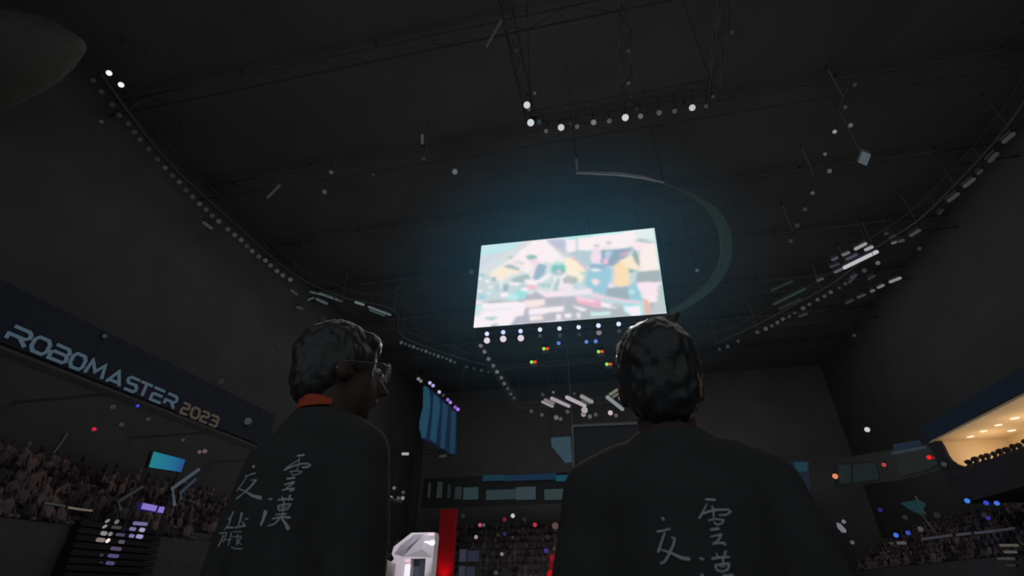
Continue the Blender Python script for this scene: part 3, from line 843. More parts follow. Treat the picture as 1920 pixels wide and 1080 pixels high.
# teal display board on the left stand
P4 = [onX(x, y, XL+.3) for x, y in ((288, 847), (346, 862), (338, 885), (279, 876))]
r_ = empty('display_board', sum(P4, Vector())/4, 'small glowing teal and blue screen in the left stand', 'screen')
bm = bmesh.new(); prism(bm, P4, (.05, 0, 0))
m = bpy.data.materials.new('teal_picture'); m.use_nodes = True
nt = m.node_tree; b = nt.nodes['Principled BSDF']
tc = nt.nodes.new('ShaderNodeTexCoord'); sp = nt.nodes.new('ShaderNodeSeparateXYZ'); cr = nt.nodes.new('ShaderNodeValToRGB')
nt.links.new(tc.outputs['Generated'], sp.inputs[0]); nt.links.new(sp.outputs['Y'], cr.inputs[0]); nt.links.new(cr.outputs[0], b.inputs['Emission Color'])
cr.color_ramp.elements[0].color = lin((24, 122, 134)); cr.color_ramp.elements[1].color = lin((26, 72, 130))
e_ = cr.color_ramp.elements.new(.6); e_.color = lin((24, 104, 140))
b.inputs['Base Color'].default_value = (.01, .01, .01, 1); b.inputs['Emission Strength'].default_value = 1
obj('picture', bm, m, r_)
bm = bmesh.new(); c_ = sum(P4, Vector())/4; prism(bm, [c_+(p-c_)*1.06-Vector((.02, 0, 0)) for p in P4], (-.15, 0, 0))
for p in (P4[2], P4[3]): tube(bm, p-Vector((.1, 0, 0)), (p.x-.1, p.y, 3.2), .05)
obj('frame', bm, BLACKMETAL, r_)


def led_line(name, pts, w, col, label, cat, plane, v, group=None):
    P = [plane(x, y, v) for x, y in pts]
    r_ = empty(name, P[0], label, cat, group)
    s_ = (P[0]-CAM).dot(FW)/FPX
    bm = bmesh.new(); path(bm, P, w*s_/2, 6); obj('light_tube', bm, emi(col), r_)
    bm = bmesh.new(); off = Vector((-.12 if v < 0 else .12, 0, 0)) if plane is onX else Vector((0, .12, 0))
    path(bm, [p+off for p in P], w*s_*.6, 4); obj('backing', bm, BLACKMETAL, r_)
    return r_


led_line('chevron_light', [(373, 880), (323, 916), (327.5, 948)], 6, (62, 72, 82), 'larger pale chevron shaped light right of the teal screen', 'light sign', onX, XL+.25)
led_line('chevron_light', [(367, 898), (338.5, 924), (339.5, 936)], 5, (42, 52, 66), 'smaller dim chevron light nested in the larger one', 'light sign', onX, XL+.25)
led_line('chevron_light', [(268, 912), (222.5, 941), (226.5, 956)], 5, (42, 42, 40), 'faint chevron shaped light left of the purple sign', 'light sign', onX, XL+.25)
led_line('handrail_light', [(128.5, 951.5), (150, 955), (172.5, 957.5)], 4, (98, 88, 78), 'thin beige light line at lower left', 'light strip', onX, XL+.25)
led_line('handrail_light', [(85, 943), (122, 949)], 4, (48, 50, 50), 'faint grey light line at far lower left', 'light strip', onX, XL+.25)
led_line('handrail_light', [(101, 849), (120, 823), (126, 812)], 3.5, (40, 40, 38), 'faint slanting light line on left stand', 'light strip', onX, XL+.25)

# purple sign and lit stair treads
r_ = empty('purple_sign', onX(285, 951, XL+.3), 'small glowing purple sign above the lit steps', 'sign')
for a, b_ in (((266, 948.5), (292, 953.5)), ((297, 955), (306, 956.5))):
    bm = bmesh.new(); P = [onX(*a, XL+.3), onX(*b_, XL+.3)]; s_ = (P[0]-CAM).dot(FW)/FPX
    prism(bm, [P[0]-Vector((0, 0, 5*s_)), P[1]-Vector((0, 0, 5*s_)), P[1]+Vector((0, 0, 5*s_)), P[0]+Vector((0, 0, 5*s_))], (.04, 0, 0))
    obj('glyph_bar', bm, emi((128, 112, 190)), r_)
bm = bmesh.new(); P = [onX(x, y, XL+.28) for x, y in ((262, 942), (309, 951), (306, 963), (259, 956))]; prism(bm, P, (-.08, 0, 0)); obj('panel', bm, emi((26, 20, 88)), r_)

st = empty('lit_staircase', onX(215, 1010, XL+.2), 'dark steps with glowing white and purple tread edges at lower left', 'stairs')
trd = [(977, [(249, 277, 6, (112, 104, 148)), (198, 205, 8, (128, 128, 122)), (215, 223, 8, (108, 108, 106))]), (988, [(193, 200, 8, (140, 132, 128)), (209, 228, 5, (62, 62, 62)), (242.5, 255, 6, (118, 110, 156)), (261, 272, 7, (158, 150, 184))]),
       (1001, [(188.5, 201, 7, (138, 134, 132)), (203, 211, 7, (128, 124, 122)), (217, 234, 5, (70, 68, 92)), (242, 252, 6, (124, 114, 164)), (255, 268.5, 7, (152, 142, 190))]), (1014, [(180, 197, 7, (130, 116, 112)), (198.5, 206, 8, (246, 226, 220)), (222, 234, 6, (82, 80, 98))]),
       (1028, [(207, 228, 6, (82, 70, 98))]), (1042, [(187, 194, 5, (50, 50, 54)), (202, 223, 6, (82, 74, 118))]), (1056, [(186, 194, 3, (40, 38, 46)), (198, 215, 6, (76, 70, 110))])]
for yy, segs in trd:
    for xa, xb, w, c in segs:
        dy = (xa-200)*.09
        P = [onX(xa+w*.4, yy+dy-.5, XL+.2), onX(xb-w*.4, yy+dy+(xb-xa)*.05, XL+.2)]
        s_ = (P[0]-CAM).dot(FW)/FPX
        bm = bmesh.new(); path(bm, P, w*s_/2, 8); obj('tread_light', bm, emi(c), st)
bm = bmesh.new()
for i in range(9):
    p = onX(210, 975+i*13.5, XL+.1)
    box(bm, (XL-.4, 16.4, p.z-.3), (XL-.02+.03*i, 20.2, p.z-.12))
obj('steps', bm, mat('step_black', (.02, .02, .024), .7, .2), st)

# small lights in the left stand


def in_stand(x, y, side, lift=1.0):
    if side < 0 and onX(x, y, XL+.1).z > 6.5: return onX(x, y, XL+.1), 8.4
    best = None
    for i in range(8 if side <= 0 else 1):
        if side == 0:
            p = onY(x, y, YE_-1.9+i*.38); z = 1.6+i*.72
        else:
            p = onX(x, y, side*(20.55+i*.7) if side < 0 else 19.75); z = (3.3 if side < 0 else 2.9)+i*.42
        e = abs(p.z-z-lift)
        if best is None or e < best[0]: best = (e, p, z)
    return best[1], min(best[2], best[1].z-.25)


YE_ = 60.0
for x, y, d, c, l in ((176.5, 804.5, 7, (205, 30, 62), 'small red light held among left stand spectators'), (258, 761, 6, (62, 62, 200), 'small blue light under the lettered sign'), ):
    p, hz_ = in_stand(x, y, -1); lamp('light_stick', p, d, c, l, cat='hand light', yoke=False, hang=hz_)
for x, y, d, c, l in ((465, 789.5, 13, (56, 57, 58), 'grey round floodlight beside left person, right of the numerals'), (196.5, 630, 8, (42, 54, 50), 'faint greenish lamp above the lettered sign'), (212, 763, 9, (50, 50, 50), 'faint grey lamp under the lettered sign'),
                      (228, 796, 8, (52, 50, 48), 'faint lamp left of the reddish spectators'), (278, 786, 8, (46, 46, 44), 'faint lamp right of the reddish spectators'), (374, 847.5, 7, (92, 74, 78), 'left one of two dim pinkish lights right of the teal screen'), (384, 846, 8, (98, 76, 80), 'right one of two dim pinkish lights right of the teal screen'),
                      (343, 825, 6, (58, 56, 58), 'faint lamp above right of the teal screen'), (522, 648, 9, (30, 32, 33), 'very faint lamp left of the left head'), (414, 715, 13, (32, 34, 30), 'very faint wide lamp above the numerals')):
    p, hz_ = in_stand(x, y, -1); lamp('stand_lamp', p, d, c, l, cat='lamp', yoke=False, hang=hz_)


# ------------------------------------------------------------------ spectators in the stands
def crowd_mesh(places, scale=1.0):
    """many seated people: shoulders, torso and head each; nobody could count them in the dark"""
    bm = bmesh.new()
    cl = bm.loops.layers.color.new('cloth') if False else None
    for (x, y, z, yaw) in places:
        c, s = math.cos(yaw), math.sin(yaw)
        k = scale*random.uniform(.92, 1.08)

        def T(px_, py_, pz_): return Vector((x+(px_*c-py_*s)*k, y+(px_*s+py_*c)*k, z+pz_*k))
        rings = []
        for (zz, rx, ry, oy) in ((0, .17, .12, 0), (.25, .18, .12, 0), (.45, .23, .12, -.02), (.53, .17, .09, -.02), (.57, .06, .06, 0), (.62, .055, .06, 0), (.66, .075, .09, .01), (.74, .085, .1, .01), (.82, .07, .085, 0), (.86, .03, .04, 0)):
            rings.append([bm.verts.new(T(math.cos(2*math.pi*i/8)*rx, math.sin(2*math.pi*i/8)*ry+oy, zz)) for i in range(8)])
        for a, b_ in zip(rings, rings[1:]):
            for i in range(8): bm.faces.new((a[i], a[(i+1) % 8], b_[(i+1) % 8], b_[i]))
        bm.faces.new(rings[-1]); bm.faces.new(rings[0][::-1])
        for sd in (-1, 1):
            tube(bm, T(sd*.22, 0, .45), T(sd*.26, .1, .15), .05*k, .04*k, 5)
            tube(bm, T(sd*.26, .1, .15), T(sd*.12, .32, .12), .04*k, .035*k, 5)
            tube(bm, T(sd*.1, .05, .05), T(sd*.12, .45, .05), .075*k, .06*k, 5)
    return bm


crowdmat = bpy.data.materials.new('crowd_clothes'); crowdmat.use_nodes = True
nt = crowdmat.node_tree; b = nt.nodes['Principled BSDF']
tc = nt.nodes.new('ShaderNodeTexCoord'); vo = nt.nodes.new('ShaderNodeTexVoronoi'); vo.inputs['Scale'].default_value = 1.6
nt.links.new(tc.outputs['Object'], vo.inputs['Vector'])
cr = nt.nodes.new('ShaderNodeValToRGB'); nt.links.new(vo.outputs['Color'], cr.inputs[0]); nt.links.new(cr.outputs[0], b.inputs['Base Color'])
cr.color_ramp.elements[0].color = (.02, .02, .025, 1); cr.color_ramp.elements[1].color = (.22, .19, .18, 1)
for t, c in ((.35, (.05, .04, .05, 1)), (.6, (.12, .1, .11, 1)), (.8, (.2, .15, .14, 1))):
    e_ = cr.color_ramp.elements.new(t); e_.color = c
b.inputs['Roughness'].default_value = .9; b.inputs['Specular IOR Level'].default_value = .1
pl = [(XL-.75-i*.7, 5+k*.62+random.uniform(-.12, .12), 3.3+i*.42+.02, -math.pi/2+random.uniform(-.3, .3)) for i in range(7) for k in range(80) if random.random() < .8]
tag(obj('crowd', crowd_mesh(pl), crowdmat), 'dark seated spectators filling the left stand below the lettered sign', 'crowd', kind='stuff')

# ------------------------------------------------------------------ right side: stand, lit balcony
XR = 20.0
bm = bmesh.new()
for i in range(8):
    x = XR+.4+i*.7
    box(bm, (x, 3, 0), (x+.7 if i < 7 else XW, 60, 2.9+i*.42))
o = struct('trim_3', bm, SEAT)
pl = [(XR+.75+i*.7, 16+k*.62+random.uniform(-.12, .12), 2.9+i*.42+.02, math.pi/2+random.uniform(-.3, .3)) for i in range(7) for k in range(68) if random.random() < .8]
tag(obj('crowd', crowd_mesh(pl), crowdmat), 'dark seated spectators filling the right stand below the lit balcony', 'crowd', kind='stuff')
for x, y, d, c, l in ((1813.5, 939, 8.5, (56, 130, 225), 'brightest small blue light in the right stand'), (1849, 943, 8, (44, 72, 205), 'small blue light in right stand, middle of three'), (1869, 943.5, 8, (66, 110, 225), 'small blue light in right stand, right one of three'), (1680, 1003.5, 8, (62, 108, 225), 'left one of two low blue lights beside the right person'),
                      (1702.5, 999, 7.5, (52, 76, 190), 'right one of two low blue lights beside the right person'), (1853, 971.5, 7, (52, 42, 140), 'dim purple light below the three blue ones'), (1650.5, 956, 7, (42, 32, 112), 'dim violet light between shoulder and right stand')):
    p, hz_ = in_stand(x, y, 1); lamp('light_stick', p, d, c, l, 'small blue lights in the right stand', 'hand light', yoke=False, hang=hz_)
for x, y, d, c, l in ((1626, 805.5, 9, (206, 200, 202), 'single white lamp left of the lit balcony'), (1770, 870.5, 9, (52, 54, 56), 'faint grey lamp under the lit balcony'), (1598, 1017, 7, (78, 92, 80), 'faint greenish lamp at lower right near white shape'), (1726, 992, 9, (74, 72, 70), 'dim grey lamp above the glowing rail'),
                      (1697, 970, 8, (40, 40, 44), 'faint lamp below the teal banner'), (1846, 966, 9, (36, 36, 38), 'faint lamp beside the dim purple light'), (1757, 966, 10, (34, 34, 36), 'faint lamp right of the teal banner'), (1582, 978, 7, (108, 108, 110), 'small grey lamp above the white shape')):
    p, hz_ = in_stand(x, y, 1); lamp('stand_lamp', p, d, c, l, cat='lamp', yoke=False, hang=hz_)
for x, y, d, c, l in ((1566, 893, 9.5, (226, 134, 98), 'small orange lamp at far right gallery'), (1657.5, 871.5, 7.5, (170, 62, 62), 'small dim red lamp at right gallery'), (1742, 857.5, 8, (235, 36, 36), 'bright red lamp beside lit balcony end'), (1750, 858, 5, (120, 26, 26), 'tiny dim red lamp touching the bright red one')):
    lamp('gallery_lamp', onX(x, y, XR-.1), d, c, l, cat='lamp', yoke=False)
for i, (a, b_) in enumerate((((1730, 1011), (1784, 1003.5)), ((1794, 1003), (1819, 1000)), ((1828, 999.5), (1865, 995.5)), ((1866, 995.5), (1901, 990.5)))):
    led_line('rail_glow', [a, b_], 4.5, ((50, 50, 58), (56, 56, 62), (54, 56, 66), (46, 48, 56))[i], 'faint glowing segment of the right stand rail, %s from left' % ORD[i], 'light strip', onX, XR-.3, 'glowing segments of the right stand rail')  # light on the railing put in as glowing segments
for i, (a, b_, c) in enumerate((((1876, 1022.5), (1908, 1022.5), (76, 76, 66)), ((1884, 1035), (1905, 1035), (74, 74, 66)), ((1872, 1047.5), (1901, 1047.5), (60, 58, 54)), ((1890, 1060), (1902, 1060), (40, 40, 38)))):
    led_line('step_glow', [a, b_], 5, c, 'dim beige glowing step at the lower right edge, %s from top' % ORD[i], 'light strip', onX, XR-.3, 'glowing steps at the lower right edge')  # light on the steps put in as glowing edges
led_line('step_glow', [(1684, 1018), (1697, 1018)], 6, (76, 74, 74), 'short grey light bar under two low blue lights', 'light strip', onX, XR-.3)
led_line('step_glow', [(1669, 1019), (1675, 1018.5)], 5, (50, 50, 50), 'tiny grey light left of the short grey bar', 'light strip', onX, XR-.3)

# lit balcony (warm room)
yA, yB = 17.0, 37.2
zt, zb_ = 9.45, 7.35
warm = mat('warm_plaster', (.72, .58, .40), .8, .2, var=.08, scale=.7)
suite = empty('lit_balcony', (XR+.2, 30, zb_), 'warm lit balcony room with beige ceiling and downlights at right edge', 'balcony')
bm = bmesh.new(); box(bm, (XR, yA, zt), (XR+4.2, yB, zt+.12)); obj('ceiling_panel', bm, warm, suite)
bm = bmesh.new(); box(bm, (XR+4.1, yA, zb_-.4), (XR+4.2, yB, zt)); obj('back_panel', bm, warm, suite)
bm = bmesh.new(); box(bm, (XR, yB-.02, zb_-1.5), (XR+4.2, yB+.25, zt+.1)); obj('end_panel', bm, warm, suite)
bm = bmesh.new(); box(bm, (XR-.02, yA, zb_-1.6), (XR+.12, yB+.3, zb_)); box(bm, (XR+.12, yA, zb_-1.6), (XR+4.2, yB, zb_-1.4))
obj('parapet', bm, mat('parapet_dark', (.03, .03, .034), .8, .1), suite)
bm = bmesh.new(); box(bm, (XR-.15, yA, zt+.12), (XR+4.2, yB+.3, zt+1.1)); obj('fascia', bm, mat('fascia_navy', (.022, .036, .06), .8, .1), suite)
# rounded lower corner of the room opening
bm = bmesh.new()
cpts = [(yB+.3, zb_-.2), (yB+.3, zt), (yB-.9, zt-.12), (yB-1.0, zt-.5), (yB-1.0, 8.4), (yB-1.15, 8.05), (yB-1.5, 7.75), (yB-2.1, 7.5), (yB-3, 7.3), (yB-3, zb_-.2)]
prism(bm, [(XR-.05, a, b_) for a, b_ in cpts], (.15, 0, 0)); obj('corner_screen', bm, mat('parapet_dark', (.03, .03, .034), .8, .1), suite)
for x, y, d in ((1903, 785, 10), (1872.5, 797.5, 8.5), (1844.5, 809, 8), (1820, 819.5, 8), (1897, 808, 9), (1796, 831, 8)):
    p = onZ(x, y, zt-.03)
    s_ = (p-CAM).dot(FW)/FPX*d/2
    bm = bmesh.new(); tube(bm, p, p+Vector((0, 0, .04)), s_*1.4, n=16); obj('downlight', bm, emi((255, 222, 190), 1.3), suite)
for i, yy in enumerate((20, 24, 28, 32, 35.3)):
    l = bpy.data.lights.new('balcony_light', 'POINT'); l.energy = 88; l.color = (1, .74, .46); l.shadow_soft_size = .35
    o = bpy.data.objects.new('balcony_light', l); o.location = (XR+2.2, yy, 7.9); COL.objects.link(o)
# bright wash of light on the back wall, put in as glowing shapes
for x, y, w_ in ((1812, 846, 'left'), (1836, 833, 'right')):
    p = onX(x, y, XR+4.0)
    bm = bmesh.new(); s_ = (p-CAM).dot(FW)/FPX
    path(bm, [p+Vector((0, -.25, .45)), p+Vector((0, 0, 0)), p+Vector((0, .2, -.4))], [.1, .22, .2], 10); obj('wall_wash', bm, emi((255, 226, 178), 1.0), suite)

# gallery windows further right of centre
gal = empty('window_gallery', onX(1700, 880, XR+.2), 'dark gallery with dim greenish windows between lit balcony and right person', 'gallery')
for P, c in (([(1678, 850), (1740, 838), (1762, 862), (1745, 878), (1690, 892)], (27, 33, 32)), ([(1600, 872), (1640, 866), (1648, 898), (1600, 905)], (25, 32, 32)), ([(1572, 872), (1594, 870), (1596, 905), (1574, 908)], (26, 33, 34))):
    bm = bmesh.new(); prism(bm, [onX(x, y, XR) for x, y in P], (.05, 0, 0)); obj('window_pane', bm, emi(c), gal)
bm = bmesh.new(); prism(bm, [onX(x, y, XR+.1) for x, y in ((1560, 862), (1760, 828), (1775, 880), (1690, 900), (1565, 915))], (.15, 0, 0)); obj('gallery_wall', bm, DARKWALL, gal)
bm = bmesh.new(); path(bm, [onX(1674, 850, XR-.05), onX(1735, 838, XR-.05)], .12, 6); obj('ledge_light', bm, emi((42, 50, 58)), gal)
bm = bmesh.new(); prism(bm, [onX(x, y, XR-.05) for x, y in ((1674, 833), (1722, 825), (1728, 834), (1676, 846))], (.05, 0, 0)); obj('blue_panel', bm, emi((24, 36, 52)), gal)
# blue led panel beside the right person's shoulder
P4 = [onY(x, y, 58) for x, y in ((1436, 869), (1517, 865), (1519, 926), (1440, 928))]
r_ = empty('blue_backdrop', sum(P4, Vector())/4, 'dim blue panel behind the right shoulder of the right person', 'light panel')
bm = bmesh.new(); prism(bm, P4, (0, .15, 0)); obj('panel', bm, emi((24, 32, 42)), r_)
for (a, b_, c_, d_, col) in ((1440, 868, 1488, 884, (22, 34, 60)), (1490, 866, 1514, 884, (28, 54, 66)), (1474, 896, 1492, 912, (44, 52, 56))):
    bm = bmesh.new(); prism(bm, [onY(x, y, 57.9) for x, y in ((a, b_), (c_, b_), (c_, d_), (a, d_))], (0, .08, 0)); obj('colour_field', bm, emi(col), r_)
bm = bmesh.new()
c_ = P4[3]; tube(bm, (P4[3].x+.2, 58.1, 0), (P4[3].x+.2, 58.1, c_.z), .1); tube(bm, (P4[2].x-.2, 58.1, 0), (P4[2].x-.2, 58.1, P4[2].z), .1); obj('post', bm, BLACKMETAL, r_)
# teal banner
P = [onX(x, y, XR-.35) for x, y in ((1688, 943), (1722, 937), (1735, 945), (1730, 956), (1728, 966), (1705, 955))]
r_ = empty('teal_banner', sum(P, Vector())/6, 'dim teal fan shaped banner held up in the right stand', 'banner')
bm = bmesh.new(); prism(bm, P, (.04, 0, 0)); obj('cloth', bm, emi((20, 46, 50)), r_)  # banner cloth glows, its dim teal light is in the material
bm = bmesh.new(); tube(bm, P[4]+Vector((.05, 0, 0)), P[4]+Vector((.6, 0, -1.6)), .04); tube(bm, P[3]+Vector((.05, 0, -.3)), P[3]+Vector((.05, .3, .9)), .06); obj('stick', bm, mat('grey_stick', (.2, .2, .2)), r_)
# white shape
r_ = empty('sign_board', onX(1578, 991, XR-.3), 'small white ragged board glowing at lower right beside the right person', 'sign')
bm = bmesh.new(); prism(bm, [onX(x, y, XR-.3) for x, y in ((1568, 980), (1575, 982), (1586, 994), (1585, 999), (1578, 998), (1570, 989))], (.05, 0, 0)); obj('board', bm, emi((112, 114, 122)), r_)
bm = bmesh.new(); p = onX(1578, 996, XR-.25); tube(bm, p, (p.x, p.y, 2.8), .05); obj('post', bm, BLACKMETAL, r_)

# ------------------------------------------------------------------ far end
YE = 60.0
bm = bmesh.new()
for i in range(10):
    box(bm, (-22, YE+i*.38-2, 0), (20, YE+i*.38-1.62 if i < 9 else YF, 1.6+i*.72))
o = struct('trim_4', bm, SEAT)
pl = [(-21+k*.62+random.uniform(-.1, .1), YE+i*.38-1.7, 1.6+i*.72, math.pi+random.uniform(-.3, .3)) for i in range(9) for k in range(56) if random.random() < .8]
tag(obj('crowd', crowd_mesh(pl), crowdmat), 'dark seated spectators with tiny lights at the far end between both people', 'crowd', kind='stuff')
for x, y, d, c, l in ((961.5, 967, 7.5, (196, 192, 196), 'brightest white one on top'), (946, 974, 7, (128, 22, 50), 'dark red one beside the top white'), (900, 984.5, 7, (176, 78, 108), 'pink one at left'), (907, 984.5, 6, (82, 80, 80), 'grey one beside the pink'),
                      (1003, 984, 7.5, (190, 44, 72), 'red one at right'), (892.5, 1007, 7, (158, 136, 134), 'pale pinkish one at left'), (946, 1001, 7, (42, 38, 80), 'dim blue one in the middle'), (941, 1039, 6.5, (120, 122, 116), 'grey one at lower middle'), (1024, 1032.5, 8, (58, 50, 130), 'blue one at lower right'),
                      (1040, 1029, 8, (60, 52, 54), 'dim grey one right of the blue'), (1041, 986, 12, (88, 68, 66), 'large dim skin patch at right'), (961, 1008, 6, (44, 42, 42), 'faint one below the middle'), (868, 967, 8, (34, 34, 32), 'faint one at upper left'), (930, 1074, 8, (62, 62, 56), 'dim one at bottom edge'), (983, 974, 8, (36, 36, 38), 'faint one at upper middle'), (934, 1003, 6, (48, 44, 30), 'faint yellowish one'), (1027, 1007, 8, (40, 34, 36), 'faint one right lower')):  # the skin patch is a lit spectator, put in as glow
    p, hz_ = in_stand(x, y, 0, .95); lamp('hand_light', p, d, c, 'tiny light among far spectators between the two people, %s' % l, 'tiny lights among the far spectators', 'hand light', yoke=False, hang=hz_)
# gallery band
gal = empty('far_gallery', onY(940, 925, YE-3), 'far gallery with blue ledge and dim greenish windows behind both people', 'gallery')
bm = bmesh.new(); a, b_ = onY(790, 952, YE-2.9), onY(1180, 886, YE-2.9); box(bm, (a.x, YE-2.9, a.z), (b_.x, YE-2.5, b_.z+.3)); obj('gallery_wall', bm, mat('gallery_paint', (.035, .038, .04), .8, .1), gal)
for xa, ya, xb, yb, c in ((801, 905, 808, 933, (34, 38, 38)), (818, 903, 830, 934, (34, 40, 40)), (838, 908, 845, 934, (28, 32, 33)), (852, 912, 866, 936, (31, 38, 40)), (868, 913, 897, 937, (38, 54, 56)), (911, 917, 966, 937.5, (39, 52, 55)), (967, 912, 1004, 937.5, (46, 60, 66)), (1021, 916, 1064, 937.5, (44, 58, 58))):
    p, q_ = onY(xa, yb, YE-3.0), onY(xb, ya, YE-3.0)
    bm = bmesh.new(); box(bm, (p.x, YE-3.0, p.z), (q_.x, YE-2.93, q_.z)); obj('window_pane', bm, emi(c), gal)
for xa, xb, c in ((905, 945, (20, 48, 62)), (945, 1042, (18, 42, 66)), (1042, 1120, (20, 66, 82))):
    p, q_ = onY(xa, 901, YE-3.1), onY(xb, 892, YE-3.1)
    bm = bmesh.new(); box(bm, (p.x, YE-3.1, min(p.z, q_.z)-.05), (q_.x, YE-2.9, min(p.z, q_.z)+.55)); obj('ledge_light', bm, emi(c), gal)
# red lit columns
redm = mat('column_paint', (.30, .012, .02), .7, .1)
for nm, xa, xb, yt, lab in (('red_column', 822, 852, 955, 'tall column lit red from below, right of the white booth'), ('red_column', 1028, 1052, 1040, 'short column lit red at the edge of the right person')):
    yy = 44.0
    p, q_ = onY(xa, 1010, yy), onY(xb, 1010, yy)
    top = onY(xa, yt, yy).z
    r_ = empty(nm, ((p.x+q_.x)/2, yy, 0), lab, 'column')
    bm = bmesh.new(); box(bm, (p.x, yy, 0), (q_.x, yy+.4, top)); obj('shaft', bm, redm, r_)
    bm = bmesh.new(); box(bm, (p.x-.15, yy-1.3, 0), (q_.x+.15, yy+1.1, .4)); obj('base', bm, BLACKMETAL, r_)
    l = bpy.data.lights.new('column_light', 'SPOT'); l.energy = 110 if xa < 900 else 35; l.color = (1, .005, .02); l.spot_size = R(95); l.spot_blend = .9; l.shadow_soft_size = .3
    o = bpy.data.objects.new('column_light', l); o.location = ((p.x+q_.x)/2, yy-.75, 1.9); COL.objects.link(o)
    o.rotation_euler = Vector((0, .55, 1.1)).to_track_quat('-Z', 'Y').to_euler(); o.parent = r_; o.matrix_parent_inverse = r_.matrix_basis.inverted()
# small lit red spots right
for x, y, d, c, l in ((1036, 1046, 11, (130, 8, 34), 'dark red lamp on the short red column beside the right person'), (1033, 1077, 15, (170, 8, 20), 'bright red lamp at the bottom beside right person')):
    lamp('red_lamp', onY(x, y, 42.2), d, c, l, cat='lamp', yoke=False, hang=.3)
# blue-grey notice panels
r_ = empty('notice_panel', onY(878, 1060, 45), 'stack of dim blue grey window panels right of the red column', 'panel')
for xa, ya, xb, yb, c in ((861, 1030, 874, 1053, (48, 50, 62)), (876, 1032, 898, 1053, (36, 40, 54)), (859, 1061, 872, 1090, (46, 48, 58)), (873, 1062, 890, 1090, (36, 40, 52))):
    p, q_ = onY(xa, yb, 45), onY(xb, ya, 45)
    bm = bmesh.new(); box(bm, (p.x, 45, p.z), (q_.x, 45.1, q_.z)); obj('pane', bm, emi(c), r_)
p, q_ = onY(857, 1090, 45.1), onY(901, 1027, 45.1)
bm = bmesh.new(); box(bm, (p.x, 45.1, 0), (q_.x, 45.4, q_.z)); obj('frame', bm, BLACKMETAL, r_)

# white booth
YB = 30.0


def bo(x, y, v=YB): return onY(600+x/3.6, 780+y/3.6, v)


booth = empty('white_booth', (bo(620, 1000).x, YB+1, 0), 'brightly lit white faceted booth with dark doorway at bottom centre', 'booth')
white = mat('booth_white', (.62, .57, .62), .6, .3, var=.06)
outl = [(455, 1010), (500, 965), (484, 930), (498, 882), (618, 788), (772, 785), (776, 815), (768, 880), (748, 1100), (748, 1500), (455, 1500)]
P = [bo(x, y) for x, y in outl]
P[-1].z = 0; P[-2].z = 0; P[-3].z = max(.4, P[-3].z)
door = [(612, 1500), (612, 962), (712, 962), (712, 1500)]
bm = bmesh.new()
pts = P[:-1]
# front face as strips around the doorway: left block, lintel, right block
dl, dr, dt = bo(612, 990).x, bo(712, 990).x, bo(650, 962).z
lx = P[0].x
body = [[(lx, 0), (lx, P[0].z), (P[1].x, P[1].z), (P[2].x, P[2].z), (P[2].x, dt), (dl, dt), (dl, 0)],
        [(P[2].x, dt), (P[2].x, P[2].z), (P[3].x, P[3].z), (P[4].x, P[4].z), (P[5].x, P[5].z), (P[6].x, P[6].z), (P[7].x, dt+.4), (P[7].x, dt)],
        [(dr, 0), (dr, dt), (P[7].x, dt), (P[8].x, 0)]]
for poly in body:
    # flat front block of even depth
    prism(bm, [(a, YB, b_) for a, b_ in poly], (0, .7, 0))
obj('shell', bm, white, booth)
# raised facets, shading of the white body put into greyer colours
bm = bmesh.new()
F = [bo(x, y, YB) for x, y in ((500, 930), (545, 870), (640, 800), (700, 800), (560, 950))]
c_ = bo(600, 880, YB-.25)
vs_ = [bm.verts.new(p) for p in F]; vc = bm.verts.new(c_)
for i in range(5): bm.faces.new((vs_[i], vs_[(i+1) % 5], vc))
obj('facet', bm, mat('booth_shaded', (.30, .28, .33), .6, .3, var=.06), booth)
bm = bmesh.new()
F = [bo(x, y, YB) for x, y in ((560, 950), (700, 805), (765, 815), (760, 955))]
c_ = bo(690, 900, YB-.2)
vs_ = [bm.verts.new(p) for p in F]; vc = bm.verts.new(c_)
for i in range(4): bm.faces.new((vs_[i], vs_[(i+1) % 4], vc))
obj('facet', bm, mat('booth_half_shaded', (.44, .42, .46), .6, .3, var=.06), booth)
bm = bmesh.new(); box(bm, (dl, YB+.5, 0), (dr, YB+.6, dt)); obj('doorway', bm, mat('door_dark', (.05, .06, .08), .4, .5), booth)
bm = bmesh.new(); box(bm, (bo(655, 990).x, YB+.4, 0), (bo(700, 990).x, YB+.5, dt-.05)); obj('door_pane', bm, emi((44, 48, 60)), booth)


def glow_box(name, xa, ya, xb, yb, c, k=1.0, parent=booth, v=YB-.1, sample=False):
    p, q_ = bo(xa, yb, v), bo(xb, ya, v)
    bm = bmesh.new(); box(bm, (p.x, v, p.z), (q_.x, v+.12, q_.z))
    bmesh.ops.bevel(bm, geom=bm.edges[:], offset=.05, segments=2, affect='EDGES')
    return obj(name, bm, emi(c, k, sample), parent)


glow_box('light_bar', 698, 838, 774, 873, (255, 252, 255), 1.6)
glow_box('top_light', 722, 789, 775, 808, (240, 214, 222))
glow_box('lit_panel', 562, 998, 610, 1100, (238, 232, 240), 1.1)
glow_box('pink_light', 568, 966, 608, 990, (232, 196, 208))
spot('booth_spot', (bo(620, 900).x+2, 21, 9.5), (bo(620, 950).x, YB, 3.2), 3600, (1, .95, 1), 17, .5, .2)
# taupe panel left of the booth
P = [onY(x, y, YB-1) for x, y in ((672, 1029), (702, 1040), (738, 1057), (738, 1100), (668, 1100))]
P[3].z = 0; P[4].z = 0
P[3].x = P[2].x; P[4].x = P[0].x
bm = bmesh.new(); prism(bm, P, (0, .3, 0)); tag(obj('barrier_panel', bm, mat('taupe_panel', (.42, .37, .37), .8, .2)), 'dim taupe slanted panel standing left of the white booth', 'panel')
spot('barrier_spot', (P[0].x, 20, 8), (P[0].x+.5, YB-1, 2.2), 105, (1, .93, .92), 14, .6, .2)

